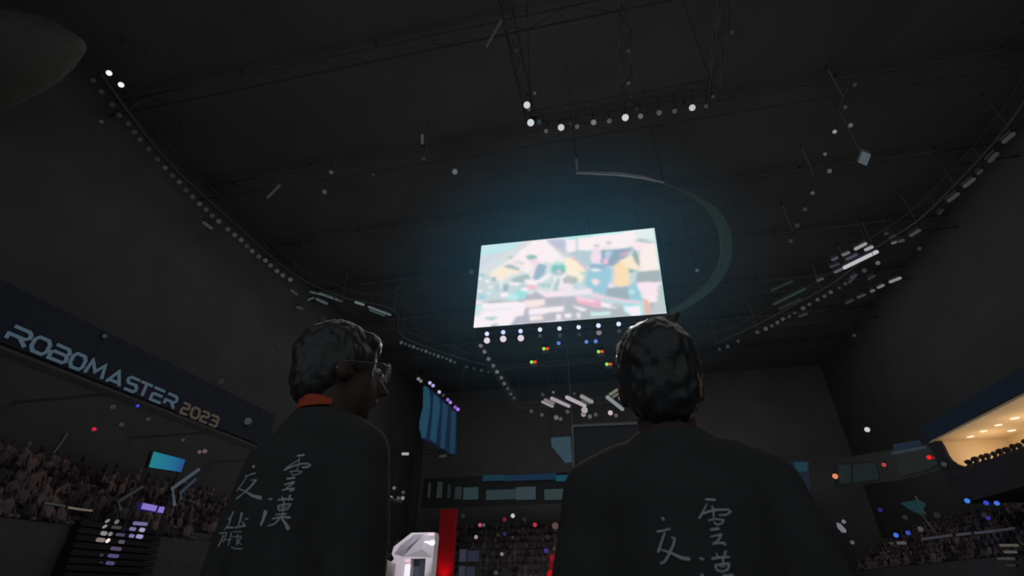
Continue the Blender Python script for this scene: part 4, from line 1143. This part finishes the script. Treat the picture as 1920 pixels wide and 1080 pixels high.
# dim lights left of the booth
for x, y, d, c, l in ((739, 915, 6.5, (94, 98, 96), 'uppermost of the small group'), (756, 923, 6, (72, 74, 74), 'right upper of the small group'), (733, 933.5, 7, (138, 140, 140), 'lower left of the small group'), (747, 934, 6, (78, 82, 82), 'lower middle of the small group'), (755, 934, 7, (120, 122, 122), 'lower right of the small group')):
    lamp('floor_lamp', onY(x, y, 50), d, c, 'small whitish lamp between left person and far gallery, %s' % l, 'small group of lamps right of the left person', 'lamp', yoke=False)
led_line('strip_lamp', [(754, 851), (766, 851)], 5, (168, 168, 164), 'short bright white light bar right of the left person', 'light strip', onY, 50)
led_line('strip_lamp', [(824, 856), (837, 854.5)], 5, (46, 48, 50), 'short dim light bar under the teal drapes', 'light strip', onY, 50)
bm = bmesh.new()
a = onY(725, 945, 50.3); b_ = onY(775, 700, 50.3)
truss(bm, (a.x, 50.4, 0), (a.x, 50.4, onY(745, 840, 50.4).z), .4, .8, .03); truss(bm, (onY(775, 940, 50.4).x, 50.4, 0), (onY(775, 940, 50.4).x, 50.4, onY(775, 840, 50.4).z), .4, .8, .03); truss(bm, (a.x, 50.4, onY(745, 845, 50.4).z), (onY(845, 845, 50.4).x, 50.4, onY(845, 850, 50.4).z), .4, .8, .03)
tag(obj('lamp_gantry', bm, TRUSSMETAL), 'dark scaffold gantry carrying small lamps right of the left person', 'gantry')

# teal drapes with purple lamps above
def bn(x, y, v=XL): return onX(760+x/6.35, 700+y/6.35, v)


YD = 50.0
def bd(x, y): return onY(760+x/6.35, 700+y/6.35, YD)
dr = empty('teal_drapes', bd(380, 500), 'hanging panel of teal drapes glowing as if lit, with four pleats left of the truss', 'drapes')
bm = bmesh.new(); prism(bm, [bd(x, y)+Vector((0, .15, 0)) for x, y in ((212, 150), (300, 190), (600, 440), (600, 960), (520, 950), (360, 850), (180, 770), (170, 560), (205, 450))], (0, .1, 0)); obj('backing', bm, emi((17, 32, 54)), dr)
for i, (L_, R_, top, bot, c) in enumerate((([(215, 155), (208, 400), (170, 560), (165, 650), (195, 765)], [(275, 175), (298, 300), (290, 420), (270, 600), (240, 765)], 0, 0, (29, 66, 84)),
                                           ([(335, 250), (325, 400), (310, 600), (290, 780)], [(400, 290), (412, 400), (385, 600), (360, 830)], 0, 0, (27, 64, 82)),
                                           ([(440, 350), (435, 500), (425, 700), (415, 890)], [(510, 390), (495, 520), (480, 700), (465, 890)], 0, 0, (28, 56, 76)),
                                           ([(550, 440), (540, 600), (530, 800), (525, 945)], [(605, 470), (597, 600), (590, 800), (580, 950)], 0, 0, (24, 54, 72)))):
    bm = bmesh.new()
    n = len(L_); rows_ = []
    for (a, b_) in zip(L_, R_):
        A3, B3_ = bd(*a), bd(*b_)
        rr = []
        for t in range(7):
            f = t/6
            rr.append(bm.verts.new(A3.lerp(B3_, f)+Vector((0, -.35*math.sin(math.pi*f), 0))))
        rr += [bm.verts.new(B3_+Vector((0, .1, 0))), bm.verts.new(A3+Vector((0, .1, 0)))]
        rows_.append(rr)
    for a, b_ in zip(rows_, rows_[1:]):
        for t in range(9): bm.faces.new((a[t], a[(t+1) % 9], b_[(t+1) % 9], b_[t]))
    bm.faces.new(rows_[0]); bm.faces.new(rows_[-1])
    obj('pleat', bm, emi(c), dr, True)  # teal light on the drapes put in as glow
row('drape_lamp', [(784.5, 710.5, 6, (128, 128, 132)), (789, 714.5, 6, (112, 112, 116)), (806, 718, 6.5, (188, 170, 238)), (812, 723, 6.5, (172, 156, 226)), (823.6, 735, 6.5, (186, 174, 228)), (831, 741, 6, (56, 52, 64)), (839.5, 749.5, 6, (140, 112, 220)), (844.5, 754.5, 6, (166, 136, 226)), (853.6, 763.5, 6, (150, 92, 214)), (858.5, 767.5, 6.5, (168, 118, 226))],
    YD-.3, 'small violet white lamp above the teal drapes, %s', 'row of small lamps above the teal drapes', plane=onY, yoke=False)
bm = bmesh.new()
a, b_ = onY(780, 704, YD), onY(864, 770, YD)
truss(bm, a, b_, .4, .8, .03); tube(bm, a, (a.x, a.y, ZR), .03); tube(bm, b_, (b_.x, b_.y, ZR), .03)
tag(obj('drape_bar', bm, TRUSSMETAL), 'slanting dark truss holding the teal drapes and their lamps', 'truss')

# hanging dark rear screen and teal flag behind the right person
YH = 52.0
hang = empty('dark_screen', onY(1150, 830, YH), 'large unlit hanging screen seen dark beside the right person', 'screen')
P = [onY(x, y, YH) for x, y in ((1073, 799), (1275, 790), (1280, 872), (1075, 878))]
bm = bmesh.new(); prism(bm, P, (0, .3, 0)); obj('panel', bm, mat('unlit_screen', (.026, .032, .036), .7, .2), hang)
bm = bmesh.new()
for i in range(4): tube(bm, P[i]-Vector((0, .1, 0)), P[(i+1) % 4]-Vector((0, .1, 0)), .14, n=4)
for i in (0, 1): tube(bm, P[i], (P[i].x, P[i].y, ZR), .03, n=4)
obj('frame', bm, mat('grey_frame', (.14, .17, .19), .6, .3), hang)
P = [onY(x, y, YH-1) for x, y in ((1033, 820.5), (1069, 818.5), (1073, 866), (1060, 868), (1034, 836))]
r_ = empty('teal_flag', P[0], 'teal grey five sided hanging panel left of the dark screen', 'panel')
bm = bmesh.new(); prism(bm, P, (0, .1, 0)); obj('cloth', bm, emi((46, 66, 76)), r_)  # teal light on the hanging cloth put in as glow
bm = bmesh.new()
for i in (0, 1): tube(bm, P[i]+Vector((0, .05, 0)), (P[i].x, P[i].y+.05, ZR), .03, n=4)
tube(bm, P[0]+Vector((0, .05, 0)), P[1]+Vector((0, .05, 0)), .05)
obj('hanger', bm, CABLE, r_)

spot('rim_spot', (-2.0, 20.6, 11.0), (-.25, 1.0, 1.58), 1500, (.85, .93, 1), 5.5, .6, .25)  # added from behind to rim both heads
spot('head_rim_spot', (-.5, 19.6, 17.3), (.10, .95, 1.60), 2000, (.9, .95, 1), 1.6, .5, .2)  # narrow spot added to rim the right person's head
# coloured stage light falling on parts of the audience
spot('red_wash', (-10, 14, 12), (XL-2, 17.5, 6.6), 260, (1, .25, .3), 22, .9, .4)
spot('red_wash', (-4, 40, 12), (-9.2, YE-1, 5.5), 500, (1, .2, .28), 26, .9, .4)
spot('blue_wash', (8, 26, 13), (XR+2, 38, 5.2), 500, (.2, .4, 1), 34, .9, .4)


# ------------------------------------------------------------------ people
def ellipsoid(bm, c, r, rot=None, u=14, v_=10):
    m_ = Matrix.Translation(c) @ (rot.to_4x4() if rot else Matrix.Identity(4)) @ Matrix.Diagonal((*r, 1))
    bmesh.ops.create_uvsphere(bm, u_segments=u, v_segments=v_, radius=1, matrix=m_)


def loft(bm, rings, n=20, sq=2.4):
    R_ = []
    for (x, y, z, rx, ry) in rings:
        vs_ = []
        for i in range(n):
            a = 2*math.pi*i/n
            ca_, sa = math.cos(a), math.sin(a)
            f = (abs(ca_)**sq+abs(sa)**sq)**(-1/sq)
            vs_.append(bm.verts.new((x+ca_*f*rx, y+sa*f*ry, z)))
        R_.append(vs_)
    for a, b_ in zip(R_, R_[1:]):
        for i in range(n): bm.faces.new((a[i], a[(i+1) % n], b_[(i+1) % n], b_[i]))
    bm.faces.new(R_[0][::-1]); bm.faces.new(R_[-1])


def limb(bm, pts, rad, n=10):
    pts = [Vector(p) for p in pts]
    for (a, b_, ra, rb) in zip(pts, pts[1:], rad, rad[1:]):
        tube(bm, a, b_, ra, rb, n)
    for p, r_ in zip(pts, rad): ellipsoid(bm, p, (r_, r_, r_), u=10, v_=8)


def remesh(bm, name, vox, m_, parent, smooth=4, disp=0, dscale=30):
    bmesh.ops.recalc_face_normals(bm, faces=bm.faces)
    me = bpy.data.meshes.new(name)
    bm.to_mesh(me); bm.free()
    o = bpy.data.objects.new(name, me)
    COL.objects.link(o)
    md = o.modifiers.new('r', 'REMESH'); md.mode = 'VOXEL'; md.voxel_size = vox; md.use_smooth_shade = True
    ms = o.modifiers.new('s', 'SMOOTH'); ms.iterations = smooth; ms.factor = .5
    dg = bpy.context.evaluated_depsgraph_get()
    me2 = bpy.data.meshes.new_from_object(o.evaluated_get(dg))
    o.modifiers.clear()
    o.data = me2
    me2.name = name
    if disp:
        ns = [v_.normal.copy() for v_ in me2.vertices]
        for v_, n_ in zip(me2.vertices, ns):
            v_.co += n_*noise.noise(Vector((v_.co.x*dscale, v_.co.y*dscale, v_.co.z*dscale*.5)))*disp
    for p in me2.polygons: p.use_smooth = True
    me2.materials.clear(); me2.materials.append(m_)
    if parent is not None: o.parent = parent
    return o


SKIN = mat('skin', (.095, .06, .05), .6, .3, var=.08, scale=20)
BLACKCLOTH = mat('black_cotton', (.06, .06, .062), .9, .08, var=.2, scale=14, bump=.2)
HAIR = mat('black_hair', (.038, .039, .042), .34, .5, var=.2, scale=60, bump=.15)
TROUSER = mat('dark_trousers', (.035, .036, .042), .9, .1)
SHOE = mat('dark_shoes', (.05, .05, .05), .6, .3)


def hand(bm, w, d, side, s=1.0):
    """w wrist, d direction of the hanging hand; palm and five bent fingers"""
    w = Vector(w); d = Vector(d).normalized()
    f = Vector((0, 1, 0)) - d*d.y; f.normalize()         # thumb side points forward
    n_ = d.cross(f).normalized()*side                     # out of the palm
    limb(bm, [w, w+d*.04+f*.0, w+d*.085], [.024, .034, .034], 8)
    for i, (off, L) in enumerate(((.028, .072), (.01, .08), (-.009, .075), (-.026, .06))):
        b0_ = w+d*.09+f*off
        limb(bm, [b0_, b0_+d*L*.45, b0_+d*L*.8-n_*L*.18*side, b0_+d*L*.98-n_*L*.42*side], [.0095, .009, .008, .0065], 6)
    t0 = w+d*.025+f*.03
    limb(bm, [t0, t0+d*.03+f*.02, t0+d*.062+f*.022], [.012, .0105, .008], 6)


def person(name, loc, yaw, H, head_yaw, label, slim=1.0, head_pitch=0, tilt=0):
    root = empty(name, loc, label, 'person')
    root.rotation_euler = (0, 0, yaw)
    k = H/1.70
    root.scale = (k, k, k)
    headM = Matrix.Translation((0, .01, 1.565)) @ Matrix.Rotation(tilt, 4, 'Y') @ Matrix.Rotation(head_yaw, 4, 'Z') @ Matrix.Rotation(head_pitch, 4, 'X')

    def hp(x, y, z): return headM @ Vector((x, y, z))
    hr = headM.to_3x3()
    # body: one continuous skin
    bm = bmesh.new()
    loft(bm, [(0, 0, .82, .14, .10), (0, 0, .92, .165, .11), (0, 0, 1.05, .135, .095), (0, .005, 1.2, .15*slim, .105), (0, .0, 1.32, .158*slim, .10), (0, -.01, 1.40, .12, .07), (0, -.01, 1.44, .06, .05)])
    limb(bm, [(0, -.012, 1.38), (0, 0, 1.46), hp(0, -.01, -.03)], [.066, .057, .058], 12)
    for s in (-1, 1):
        limb(bm, [(s*.08, -.01, 1.38), (s*.172*slim, -.012, 1.352), (s*.215*slim, -.02, 1.10), (s*.235*slim, .03, .86)], [.04, .05, .042, .026])
        hand(bm, (s*.236*slim, .034, .85), (s*.03, .12, -1), s)
        limb(bm, [(s*.085, 0, .86), (s*.10, .01, .50), (s*.105, -.01, .09)], [.085, .056, .038])
        limb(bm, [(s*.105, -.03, .05), (s*.11, .12, .03)], [.038, .028])
    ellipsoid(bm, hp(0, -.008, .035), (.074, .094, .088), hr)
    ellipsoid(bm, hp(0, .03, -.045), (.058, .062, .072), hr)
    ellipsoid(bm, hp(0, .05, -.095), (.03, .03, .022), hr)
    limb(bm, [hp(0, .088, .0), hp(0, .108, -.038)], [.008, .013], 8)
    ellipsoid(bm, hp(0, .086, -.068), (.024, .012, .009), hr)
    for s in (-1, 1):
        ellipsoid(bm, hp(s*.076, -.004, -.012), (.010, .018, .032), hr)
        ellipsoid(bm, hp(s*.072, .012, -.015), (.008, .01, .02), hr)
    body = remesh(bm, 'body', .0085, SKIN, root, 3)
    for s in (-1, 1):
        bm = bmesh.new(); ellipsoid(bm, hp(s*.03, .082, .004), (.012, .009, .008), hr)
        obj('eye', bm, mat('eye_white', (.7, .7, .7), .2, .5, var=.02), root).matrix_parent_inverse = Matrix.Identity(4)
    # t-shirt
    bm = bmesh.new()
    loft(bm, [(0, 0, .80, .185*slim, .125), (0, 0, .95, .18*slim, .125), (0, -.0, 1.1, .172*slim, .118), (0, -.002, 1.25, .185*slim, .122), (0, -.006, 1.34, .19*slim, .112), (0, -.012, 1.40, .15*slim, .085), (0, -.012, 1.44, .085, .068), (0, -.008, 1.462, .069, .064)], 28, 2.3)
    for s in (-1, 1):
        limb(bm, [(s*.05, -.012, 1.40), (s*.11*slim, -.012, 1.395), (s*.18*slim, -.014, 1.362), (s*.212*slim, -.02, 1.22), (s*.228*slim, -.022, 1.11)], [.052, .056, .06, .062, .058], 14)
    shirt = remesh(bm, 'tshirt', .009, BLACKCLOTH, root, 6, .004, 9)
    # trousers and shoes
    bm = bmesh.new()
    loft(bm, [(0, 0, .80, .165, .115), (0, 0, .88, .178, .122), (0, 0, .99, .158, .112)], 24, 2.3)
    for s in (-1, 1): limb(bm, [(s*.088, 0, .84), (s*.102, .008, .48), (s*.108, -.01, .08)], [.096, .075, .062], 14)
    remesh(bm, 'trousers', .011, TROUSER, root, 5)
    for s in (-1, 1):
        bm = bmesh.new()
        limb(bm, [(s*.108, -.04, .05), (s*.112, .06, .045), (s*.118, .15, .035)], [.05, .046, .036], 10)
        bmesh.ops.bisect_plane(bm, geom=bm.verts[:]+bm.edges[:]+bm.faces[:], plane_co=(0, 0, .001), plane_no=(0, 0, -1), clear_outer=True)
        remesh(bm, 'shoe', .009, SHOE, root, 3)
    return root, body, shirt, headM


def hairdo(root, headM, locks):
    hr = headM.to_3x3()
    def hp(x, y, z): return headM @ Vector((x, y, z))
    bm = bmesh.new()
    ellipsoid(bm, hp(0, -.016, .045), (.083, .1, .092), hr, 24, 16)
    ellipsoid(bm, hp(0, -.05, -.03), (.07, .058, .062), hr)
    ellipsoid(bm, hp(0, -.042, .0), (.079, .072, .085), hr)
    for s in (-1, 1): ellipsoid(bm, hp(s*.066, .0, .03), (.018, .05, .045), hr)
    ellipsoid(bm, hp(0, .05, .075), (.06, .045, .04), hr)
    for a, b_, c_, ra in locks:
        limb(bm, [hp(*a), hp(*b_), hp(*c_)], [ra, ra*.7, ra*.3], 8)
    return remesh(bm, 'hair', .007, HAIR, root, 3, .0055, 75)


# right person: back to the camera
pR_, bodyR, shirtR, hmR = person('person', (.094, .95, 0), 0, 1.625, 0, 'person in black t-shirt with white lettering low on back, head under the big screen', .83, R(8))
hairR = hairdo(pR_, hmR, [((.005, -.025, .130), (.040, -.035, .138), (.068, -.04, .150), .0085), ((.03, -.03, .132), (.052, -.035, .133), (.076, -.04, .134), .0075)])
# left person: turned to the right, glasses
pL_, bodyL, shirtL, hmL = person('person', (-.665, 1.03, 0), R(-14), 1.755, R(-38), 'person in black t-shirt and glasses turned rightwards, orange light painted at nape', .72, R(4))
hairL = hairdo(pL_, hmL, [((0, -.05, .12), (.01, -.06, .135), (.02, -.07, .14), .012)])


def world_verts(o):
    dg = bpy.context.evaluated_depsgraph_get()
    dg.update()
    mw = o.matrix_world
    return mw


bpy.context.view_layer.update()


def bvh(o):
    mw = o.matrix_world
    return BVHTree.FromPolygons([mw @ v_.co for v_ in o.data.vertices], [tuple(p.vertices) for p in o.data.polygons])


def lettering(shirt, strokes, conv, name='printed_lettering'):
    tree = bvh(shirt)
    bm = bmesh.new()
    for pts, w0, w1 in strokes:
        P = [Vector(conv(*p)) for p in pts]
        sc_ = (Vector(conv(100, 0))-Vector(conv(0, 0))).length/100
        # resample
        Q_ = []
        for a, b_ in zip(P, P[1:]):
            n = max(1, int((b_-a).length/1.6))
            Q_ += [a.lerp(b_, t/n) for t in range(n)]
        Q_.append(P[-1])
        n = len(Q_)
        prev = None
        for i, q in enumerate(Q_):
            d = (Q_[min(i+1, n-1)]-Q_[max(i-1, 0)]).normalized()
            nn = Vector((-d.y, d.x))
            f = i/max(1, n-1)
            w = (w0+(w1-w0)*f)*sc_/2
            if i in (0, n-1): w *= .55
            pair = []
            for s in (-1, 0, 1):
                p = q+nn*w*s
                r_ = ray(p.x, p.y).normalized()
                hit = tree.ray_cast(CAM, r_, 3)
                if hit[0] is None: pair = None; break
                pair.append(bm.verts.new(hit[0]-r_*.0025))
            if prev and pair:
                bm.faces.new((prev[0], prev[1], pair[1], pair[0])); bm.faces.new((prev[1], prev[2], pair[2], pair[1]))
            prev = pair
    bm.transform(shirt.matrix_world.inverted())
    me = bpy.data.meshes.new(name); bm.to_mesh(me); bm.free()
    me.materials.append(mat('white_print', (.60, .62, .66), .8, .2, var=.25, scale=40))
    o = bpy.data.objects.new(name, me); COL.objects.link(o); o.parent = shirt
    o['label'] = 'white brush style characters'
    return o


longL = [([(60, 865), (140, 855)], 14, 10), ([(205, 640), (180, 700), (145, 725)], 14, 10), ([(290, 650), (275, 720), (250, 790)], 26, 12), ([(320, 722), (355, 712)], 16, 12), ([(175, 710), (160, 770), (110, 830)], 14, 8), ([(130, 805), (230, 805), (330, 785)], 16, 18),
         ([(290, 740), (320, 790)], 14, 12), ([(105, 880), (80, 940), (50, 1000)], 16, 14), ([(135, 865), (100, 960)], 12, 10), ([(185, 850), (150, 990)], 13, 10), ([(200, 848), (290, 850)], 12, 8), ([(190, 900), (285, 892)], 11, 8), ([(250, 870), (235, 990)], 12, 10), ([(180, 1005), (235, 1020), (300, 1022)], 12, 10), ([(285, 895), (250, 960), (290, 978)], 12, 8), ([(120, 930), (190, 925)], 9, 9)]
sL = [([(845, 80), (925, 70)], 16, 20), ([(712, 230), (760, 185), (865, 120)], 12, 8), ([(712, 228), (800, 185), (900, 158), (970, 160)], 16, 16), ([(968, 160), (985, 175), (955, 192), (895, 197)], 16, 20), ([(872, 95), (862, 160), (845, 235)], 10, 10), ([(770, 240), (840, 232), (898, 238), (870, 262), (805, 275), (785, 252)], 12, 10),
      ([(740, 313), (830, 298)], 20, 22), ([(715, 372), (825, 343)], 14, 22), ([(820, 350), (785, 378), (735, 405)], 14, 10), ([(695, 428), (760, 412), (825, 410)], 14, 20), ([(800, 415), (770, 438), (822, 425)], 14, 10),
      ([(655, 527), (730, 515), (812, 520)], 20, 18), ([(695, 488), (712, 545)], 14, 10), ([(780, 472), (762, 535)], 22, 14), ([(650, 588), (720, 572), (788, 568)], 16, 20), ([(655, 590), (665, 632), (755, 622)], 16, 14), ([(786, 568), (750, 625)], 18, 14), ([(680, 608), (750, 600)], 12, 12), ([(630, 675), (745, 665)], 12, 18), ([(592, 718), (680, 700), (782, 703)], 12, 26),
      ([(715, 530), (700, 700)], 14, 12), ([(672, 715), (620, 770), (545, 792)], 18, 10), ([(690, 712), (735, 770), (762, 828)], 16, 44), ([(558, 515), (598, 518)], 18, 18), ([(532, 632), (508, 715), (478, 790)], 40, 16),
      ([(398, 175), (414, 200)], 30, 34), ([(315, 288), (370, 270), (428, 253)], 10, 16), ([(345, 283), (285, 370), (235, 440)], 10, 8), ([(370, 326), (440, 320)], 10, 12), ([(436, 320), (370, 400), (290, 470), (228, 518)], 22, 14), ([(255, 412), (320, 435), (400, 485), (490, 508)], 10, 40)] + longL
sR = [([(825, 108), (960, 118)], 26, 26), ([(850, 160), (800, 260), (745, 355)], 12, 26), ([(785, 295), (860, 265), (960, 243), (1110, 238), (1155, 268)], 30, 22), ([(1155, 268), (1090, 305), (995, 310)], 22, 18), ([(905, 192), (935, 240), (930, 345)], 20, 20), ([(862, 378), (950, 358), (1062, 370), (1040, 412), (975, 432), (930, 395)], 18, 20),
      ([(888, 495), (1005, 478)], 26, 32), ([(885, 585), (950, 570), (1040, 552)], 12, 30), ([(1025, 565), (985, 635), (910, 678)], 30, 18), ([(910, 678), (990, 662), (1065, 662), (1085, 690)], 20, 30),
      ([(905, 860), (1010, 845), (1138, 838)], 32, 22), ([(962, 788), (990, 840)], 18, 16), ([(1088, 758), (1062, 842)], 30, 20), ([(942, 945), (1040, 930), (1132, 920)], 24, 24), ([(950, 948), (970, 1000), (1040, 1028)], 22, 20), ([(1130, 920), (1110, 1000), (1035, 1028)], 28, 20), ([(1010, 962), (1085, 955)], 14, 14), ([(1052, 842), (1050, 925)], 22, 22), ([(1040, 1078), (1185, 1070)], 26, 30),
      ([(980, 1145), (1210, 1125)], 20, 28), ([(1080, 1130), (1040, 1200), (970, 1240)], 22, 14), ([(1110, 1130), (1160, 1200), (1200, 1260)], 22, 50), ([(750, 850), (812, 872)], 22, 24), ([(770, 1052), (805, 1092)], 24, 30), ([(800, 1140), (745, 1300)], 44, 18),
      ([(278, 335), (305, 378)], 28, 28), ([(210, 518), (290, 508), (385, 480)], 26, 20), ([(315, 530), (275, 640), (228, 785)], 24, 30), ([(390, 590), (442, 600)], 16, 22), ([(442, 600), (425, 680), (365, 810), (310, 905), (255, 918)], 26, 28), ([(250, 742), (400, 790), (520, 850), (635, 868)], 14, 46)]
sR += [([(x*1.1-20, y*1.1+380) for x, y in s[0]], s[1]*1.2, s[2]*1.2) for s in longL]
lettering(shirtL, sL, lambda x, y: (400+x/5.4, 840+y/5.4))
lettering(shirtR, sR, lambda x, y: (1200+x/6.75, 920+y/6.75))

# glasses of the left person
hm = hmL


def gp(x, y, z): return hm @ Vector((x, y, z))


gl = empty('glasses_frame', (0, 0, 0), None, None); bpy.data.objects.remove(gl)
FR = mat('glasses_frame_metal', (.5, .5, .52), .25, .5, metal=.8)
bm = bmesh.new()
for s in (-1, 1):
    ringp = [gp(s*.036+math.cos(2*math.pi*i/16)*.026, .108-.004*abs(math.cos(2*math.pi*i/16)), .002+math.sin(2*math.pi*i/16)*.021) for i in range(17)]
    path(bm, ringp, .0018, 6)
    path(bm, [gp(s*.061, .104, .008), gp(s*.078, .085, .008), gp(s*.082, .0, .004), gp(s*.078, -.02, -.014)], .0017, 6)
path(bm, [gp(-.011, .109, .006), gp(0, .112, .008), gp(.011, .109, .006)], .0017, 6)
g_ = obj('glasses', bm, FR, pL_); g_.matrix_parent_inverse = Matrix.Identity(4)
g_['label'] = 'thin framed glasses'
lensm = bpy.data.materials.new('lens_glass'); lensm.use_nodes = True
b = lensm.node_tree.nodes['Principled BSDF']
b.inputs['Base Color'].default_value = (.8, .85, .9, 1); b.inputs['Roughness'].default_value = .12; b.inputs['Alpha'].default_value = .35; b.inputs['Specular IOR Level'].default_value = .9
for s in (-1, 1):
    bm = bmesh.new()
    rim = [bm.verts.new(gp(s*.036+math.cos(2*math.pi*i/16)*.0255, .108, .002+math.sin(2*math.pi*i/16)*.0205)) for i in range(16)]
    rim2 = [bm.verts.new(gp(s*.036+math.cos(2*math.pi*i/16)*.0255, .1095, .002+math.sin(2*math.pi*i/16)*.0205)) for i in range(16)]
    bm.faces.new(rim); bm.faces.new(rim2[::-1])
    for i in range(16): bm.faces.new((rim[i], rim[(i+1) % 16], rim2[(i+1) % 16], rim2[i]))
    l_ = obj('lens', bm, lensm, g_); l_.matrix_parent_inverse = Matrix.Identity(4)

# red light on the nape of the left person, put in as an orange-red band
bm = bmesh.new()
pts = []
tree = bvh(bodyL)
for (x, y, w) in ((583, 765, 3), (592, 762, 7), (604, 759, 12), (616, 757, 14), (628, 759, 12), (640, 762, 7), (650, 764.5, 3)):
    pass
nape_ring = []
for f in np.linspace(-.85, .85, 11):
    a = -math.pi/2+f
    nape_ring.append((math.cos(a)*.066, math.sin(a)*.066-.002, 1.472+.004*math.cos(f*2), .004+.009*math.cos(f*1.6)))
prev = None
for x, y, z, w in nape_ring:
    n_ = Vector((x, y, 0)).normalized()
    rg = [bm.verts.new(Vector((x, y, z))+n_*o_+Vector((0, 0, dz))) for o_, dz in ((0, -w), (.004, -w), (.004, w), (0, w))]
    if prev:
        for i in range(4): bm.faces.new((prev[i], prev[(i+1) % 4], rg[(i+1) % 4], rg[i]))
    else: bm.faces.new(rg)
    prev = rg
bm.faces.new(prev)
s_ = obj('nape_glow', bm, mat('nape_glow_orange', (.60, .085, .035), .7, .3, var=.15), pL_); s_.matrix_parent_inverse = Matrix.Identity(4)
s_['label'] = 'orange red band painted as light on the nape'

# spectators standing at the balcony rail: dark against the warm room
proto = None
bx_ = [(1812, 862), (1826, 858), (1838, 854), (1849, 850), (1861, 846), (1873, 842), (1885, 838), (1896, 834), (1908, 831), (1921, 827)]
for i, (x, y) in enumerate(bx_):
    x += random.uniform(-2, 2); p = onX(x, y, XR+.45+.5*(i % 2))
    lab = 'dark silhouette of spectator at the lit balcony rail, %s from left' % ORD[i]
    if proto is None:
        proto = empty('person', (p.x, p.y, zb_-1.4), lab, 'person', 'spectators at the lit balcony rail')
        bm = bmesh.new()
        loft(bm, [(0, 0, .75, .13, .1), (0, 0, .95, .15, .11), (0, 0, 1.15, .15, .11), (0, 0, 1.3, .2, .11), (0, 0, 1.38, .14, .08), (0, 0, 1.43, .055, .05)], 14)
        for s in (-1, 1):
            limb(bm, [(s*.19, 0, 1.33), (s*.24, -.02, 1.08), (s*.15, -.2, 1.0)], [.05, .04, .03], 8)
            limb(bm, [(s*.08, 0, .8), (s*.09, 0, .42), (s*.09, -.02, .04)], [.08, .055, .04], 8)
        limb(bm, [(0, 0, 1.38), (0, 0, 1.5)], [.055, .05], 8)
        ellipsoid(bm, (0, 0, 1.57), (.078, .095, .115))
        for s in (-1, 1): ellipsoid(bm, (s*.078, 0, 1.56), (.012, .018, .03))
        remesh(bm, 'body', .02, mat('shadow_clothes', (.035, .033, .036), .9, .1), proto, 2)
        cp = proto
    else:
        cp = proto.copy(); COL.objects.link(cp)
        for ch in proto.children:
            c2 = ch.copy(); COL.objects.link(c2); c2.parent = cp
        cp['label'] = lab
    hh = (p.z-(zb_-1.4))/1.66+random.uniform(-.05, .07)
    cp.location = (p.x, p.y, zb_-1.4)
    kk = random.uniform(1.5, 2.6); cp.scale = (kk, kk, hh)
    cp.rotation_euler = (0, 0, random.uniform(1.1, 2.0))

# ------------------------------------------------------------------ haze added for the glow around the screen
hc = ctr
bm = bmesh.new(); box(bm, (hc.x-10, hc.y-7.5, hc.z-6.5), (hc.x+10, hc.y+3, hc.z+7))
hz = obj('glow_haze', bm, None)
m = bpy.data.materials.new('haze'); m.use_nodes = True
nt = m.node_tree; nt.nodes.clear()
out = nt.nodes.new('ShaderNodeOutputMaterial'); vs2 = nt.nodes.new('ShaderNodeVolumeScatter')
vs2.inputs['Color'].default_value = (.05, .60, 1, 1); vs2.inputs['Anisotropy'].default_value = .3  # teal of the screen's glow put into the haze tint
tc = nt.nodes.new('ShaderNodeTexCoord'); gm = nt.nodes.new('ShaderNodeTexGradient'); gm.gradient_type = 'SPHERICAL'
mp = nt.nodes.new('ShaderNodeMapping'); mp.inputs['Location'].default_value = (-hc.x/9.8, -hc.y/7.4, -hc.z/6.6); mp.inputs['Scale'].default_value = (1/9.8, 1/7.4, 1/6.6)
nt.links.new(tc.outputs['Object'], mp.inputs[0]); nt.links.new(mp.outputs[0], gm.inputs[0])
ml = nt.nodes.new('ShaderNodeMath'); ml.operation = 'MULTIPLY'; ml.inputs[1].default_value = .036
nt.links.new(gm.outputs['Fac'], ml.inputs[0]); nt.links.new(ml.outputs[0], vs2.inputs['Density'])
nt.links.new(vs2.outputs[0], out.inputs['Volume'])
hz.data.materials.append(m)
tag(hz, 'faint bluish haze added for the glow around the big screen', 'haze', kind='stuff')
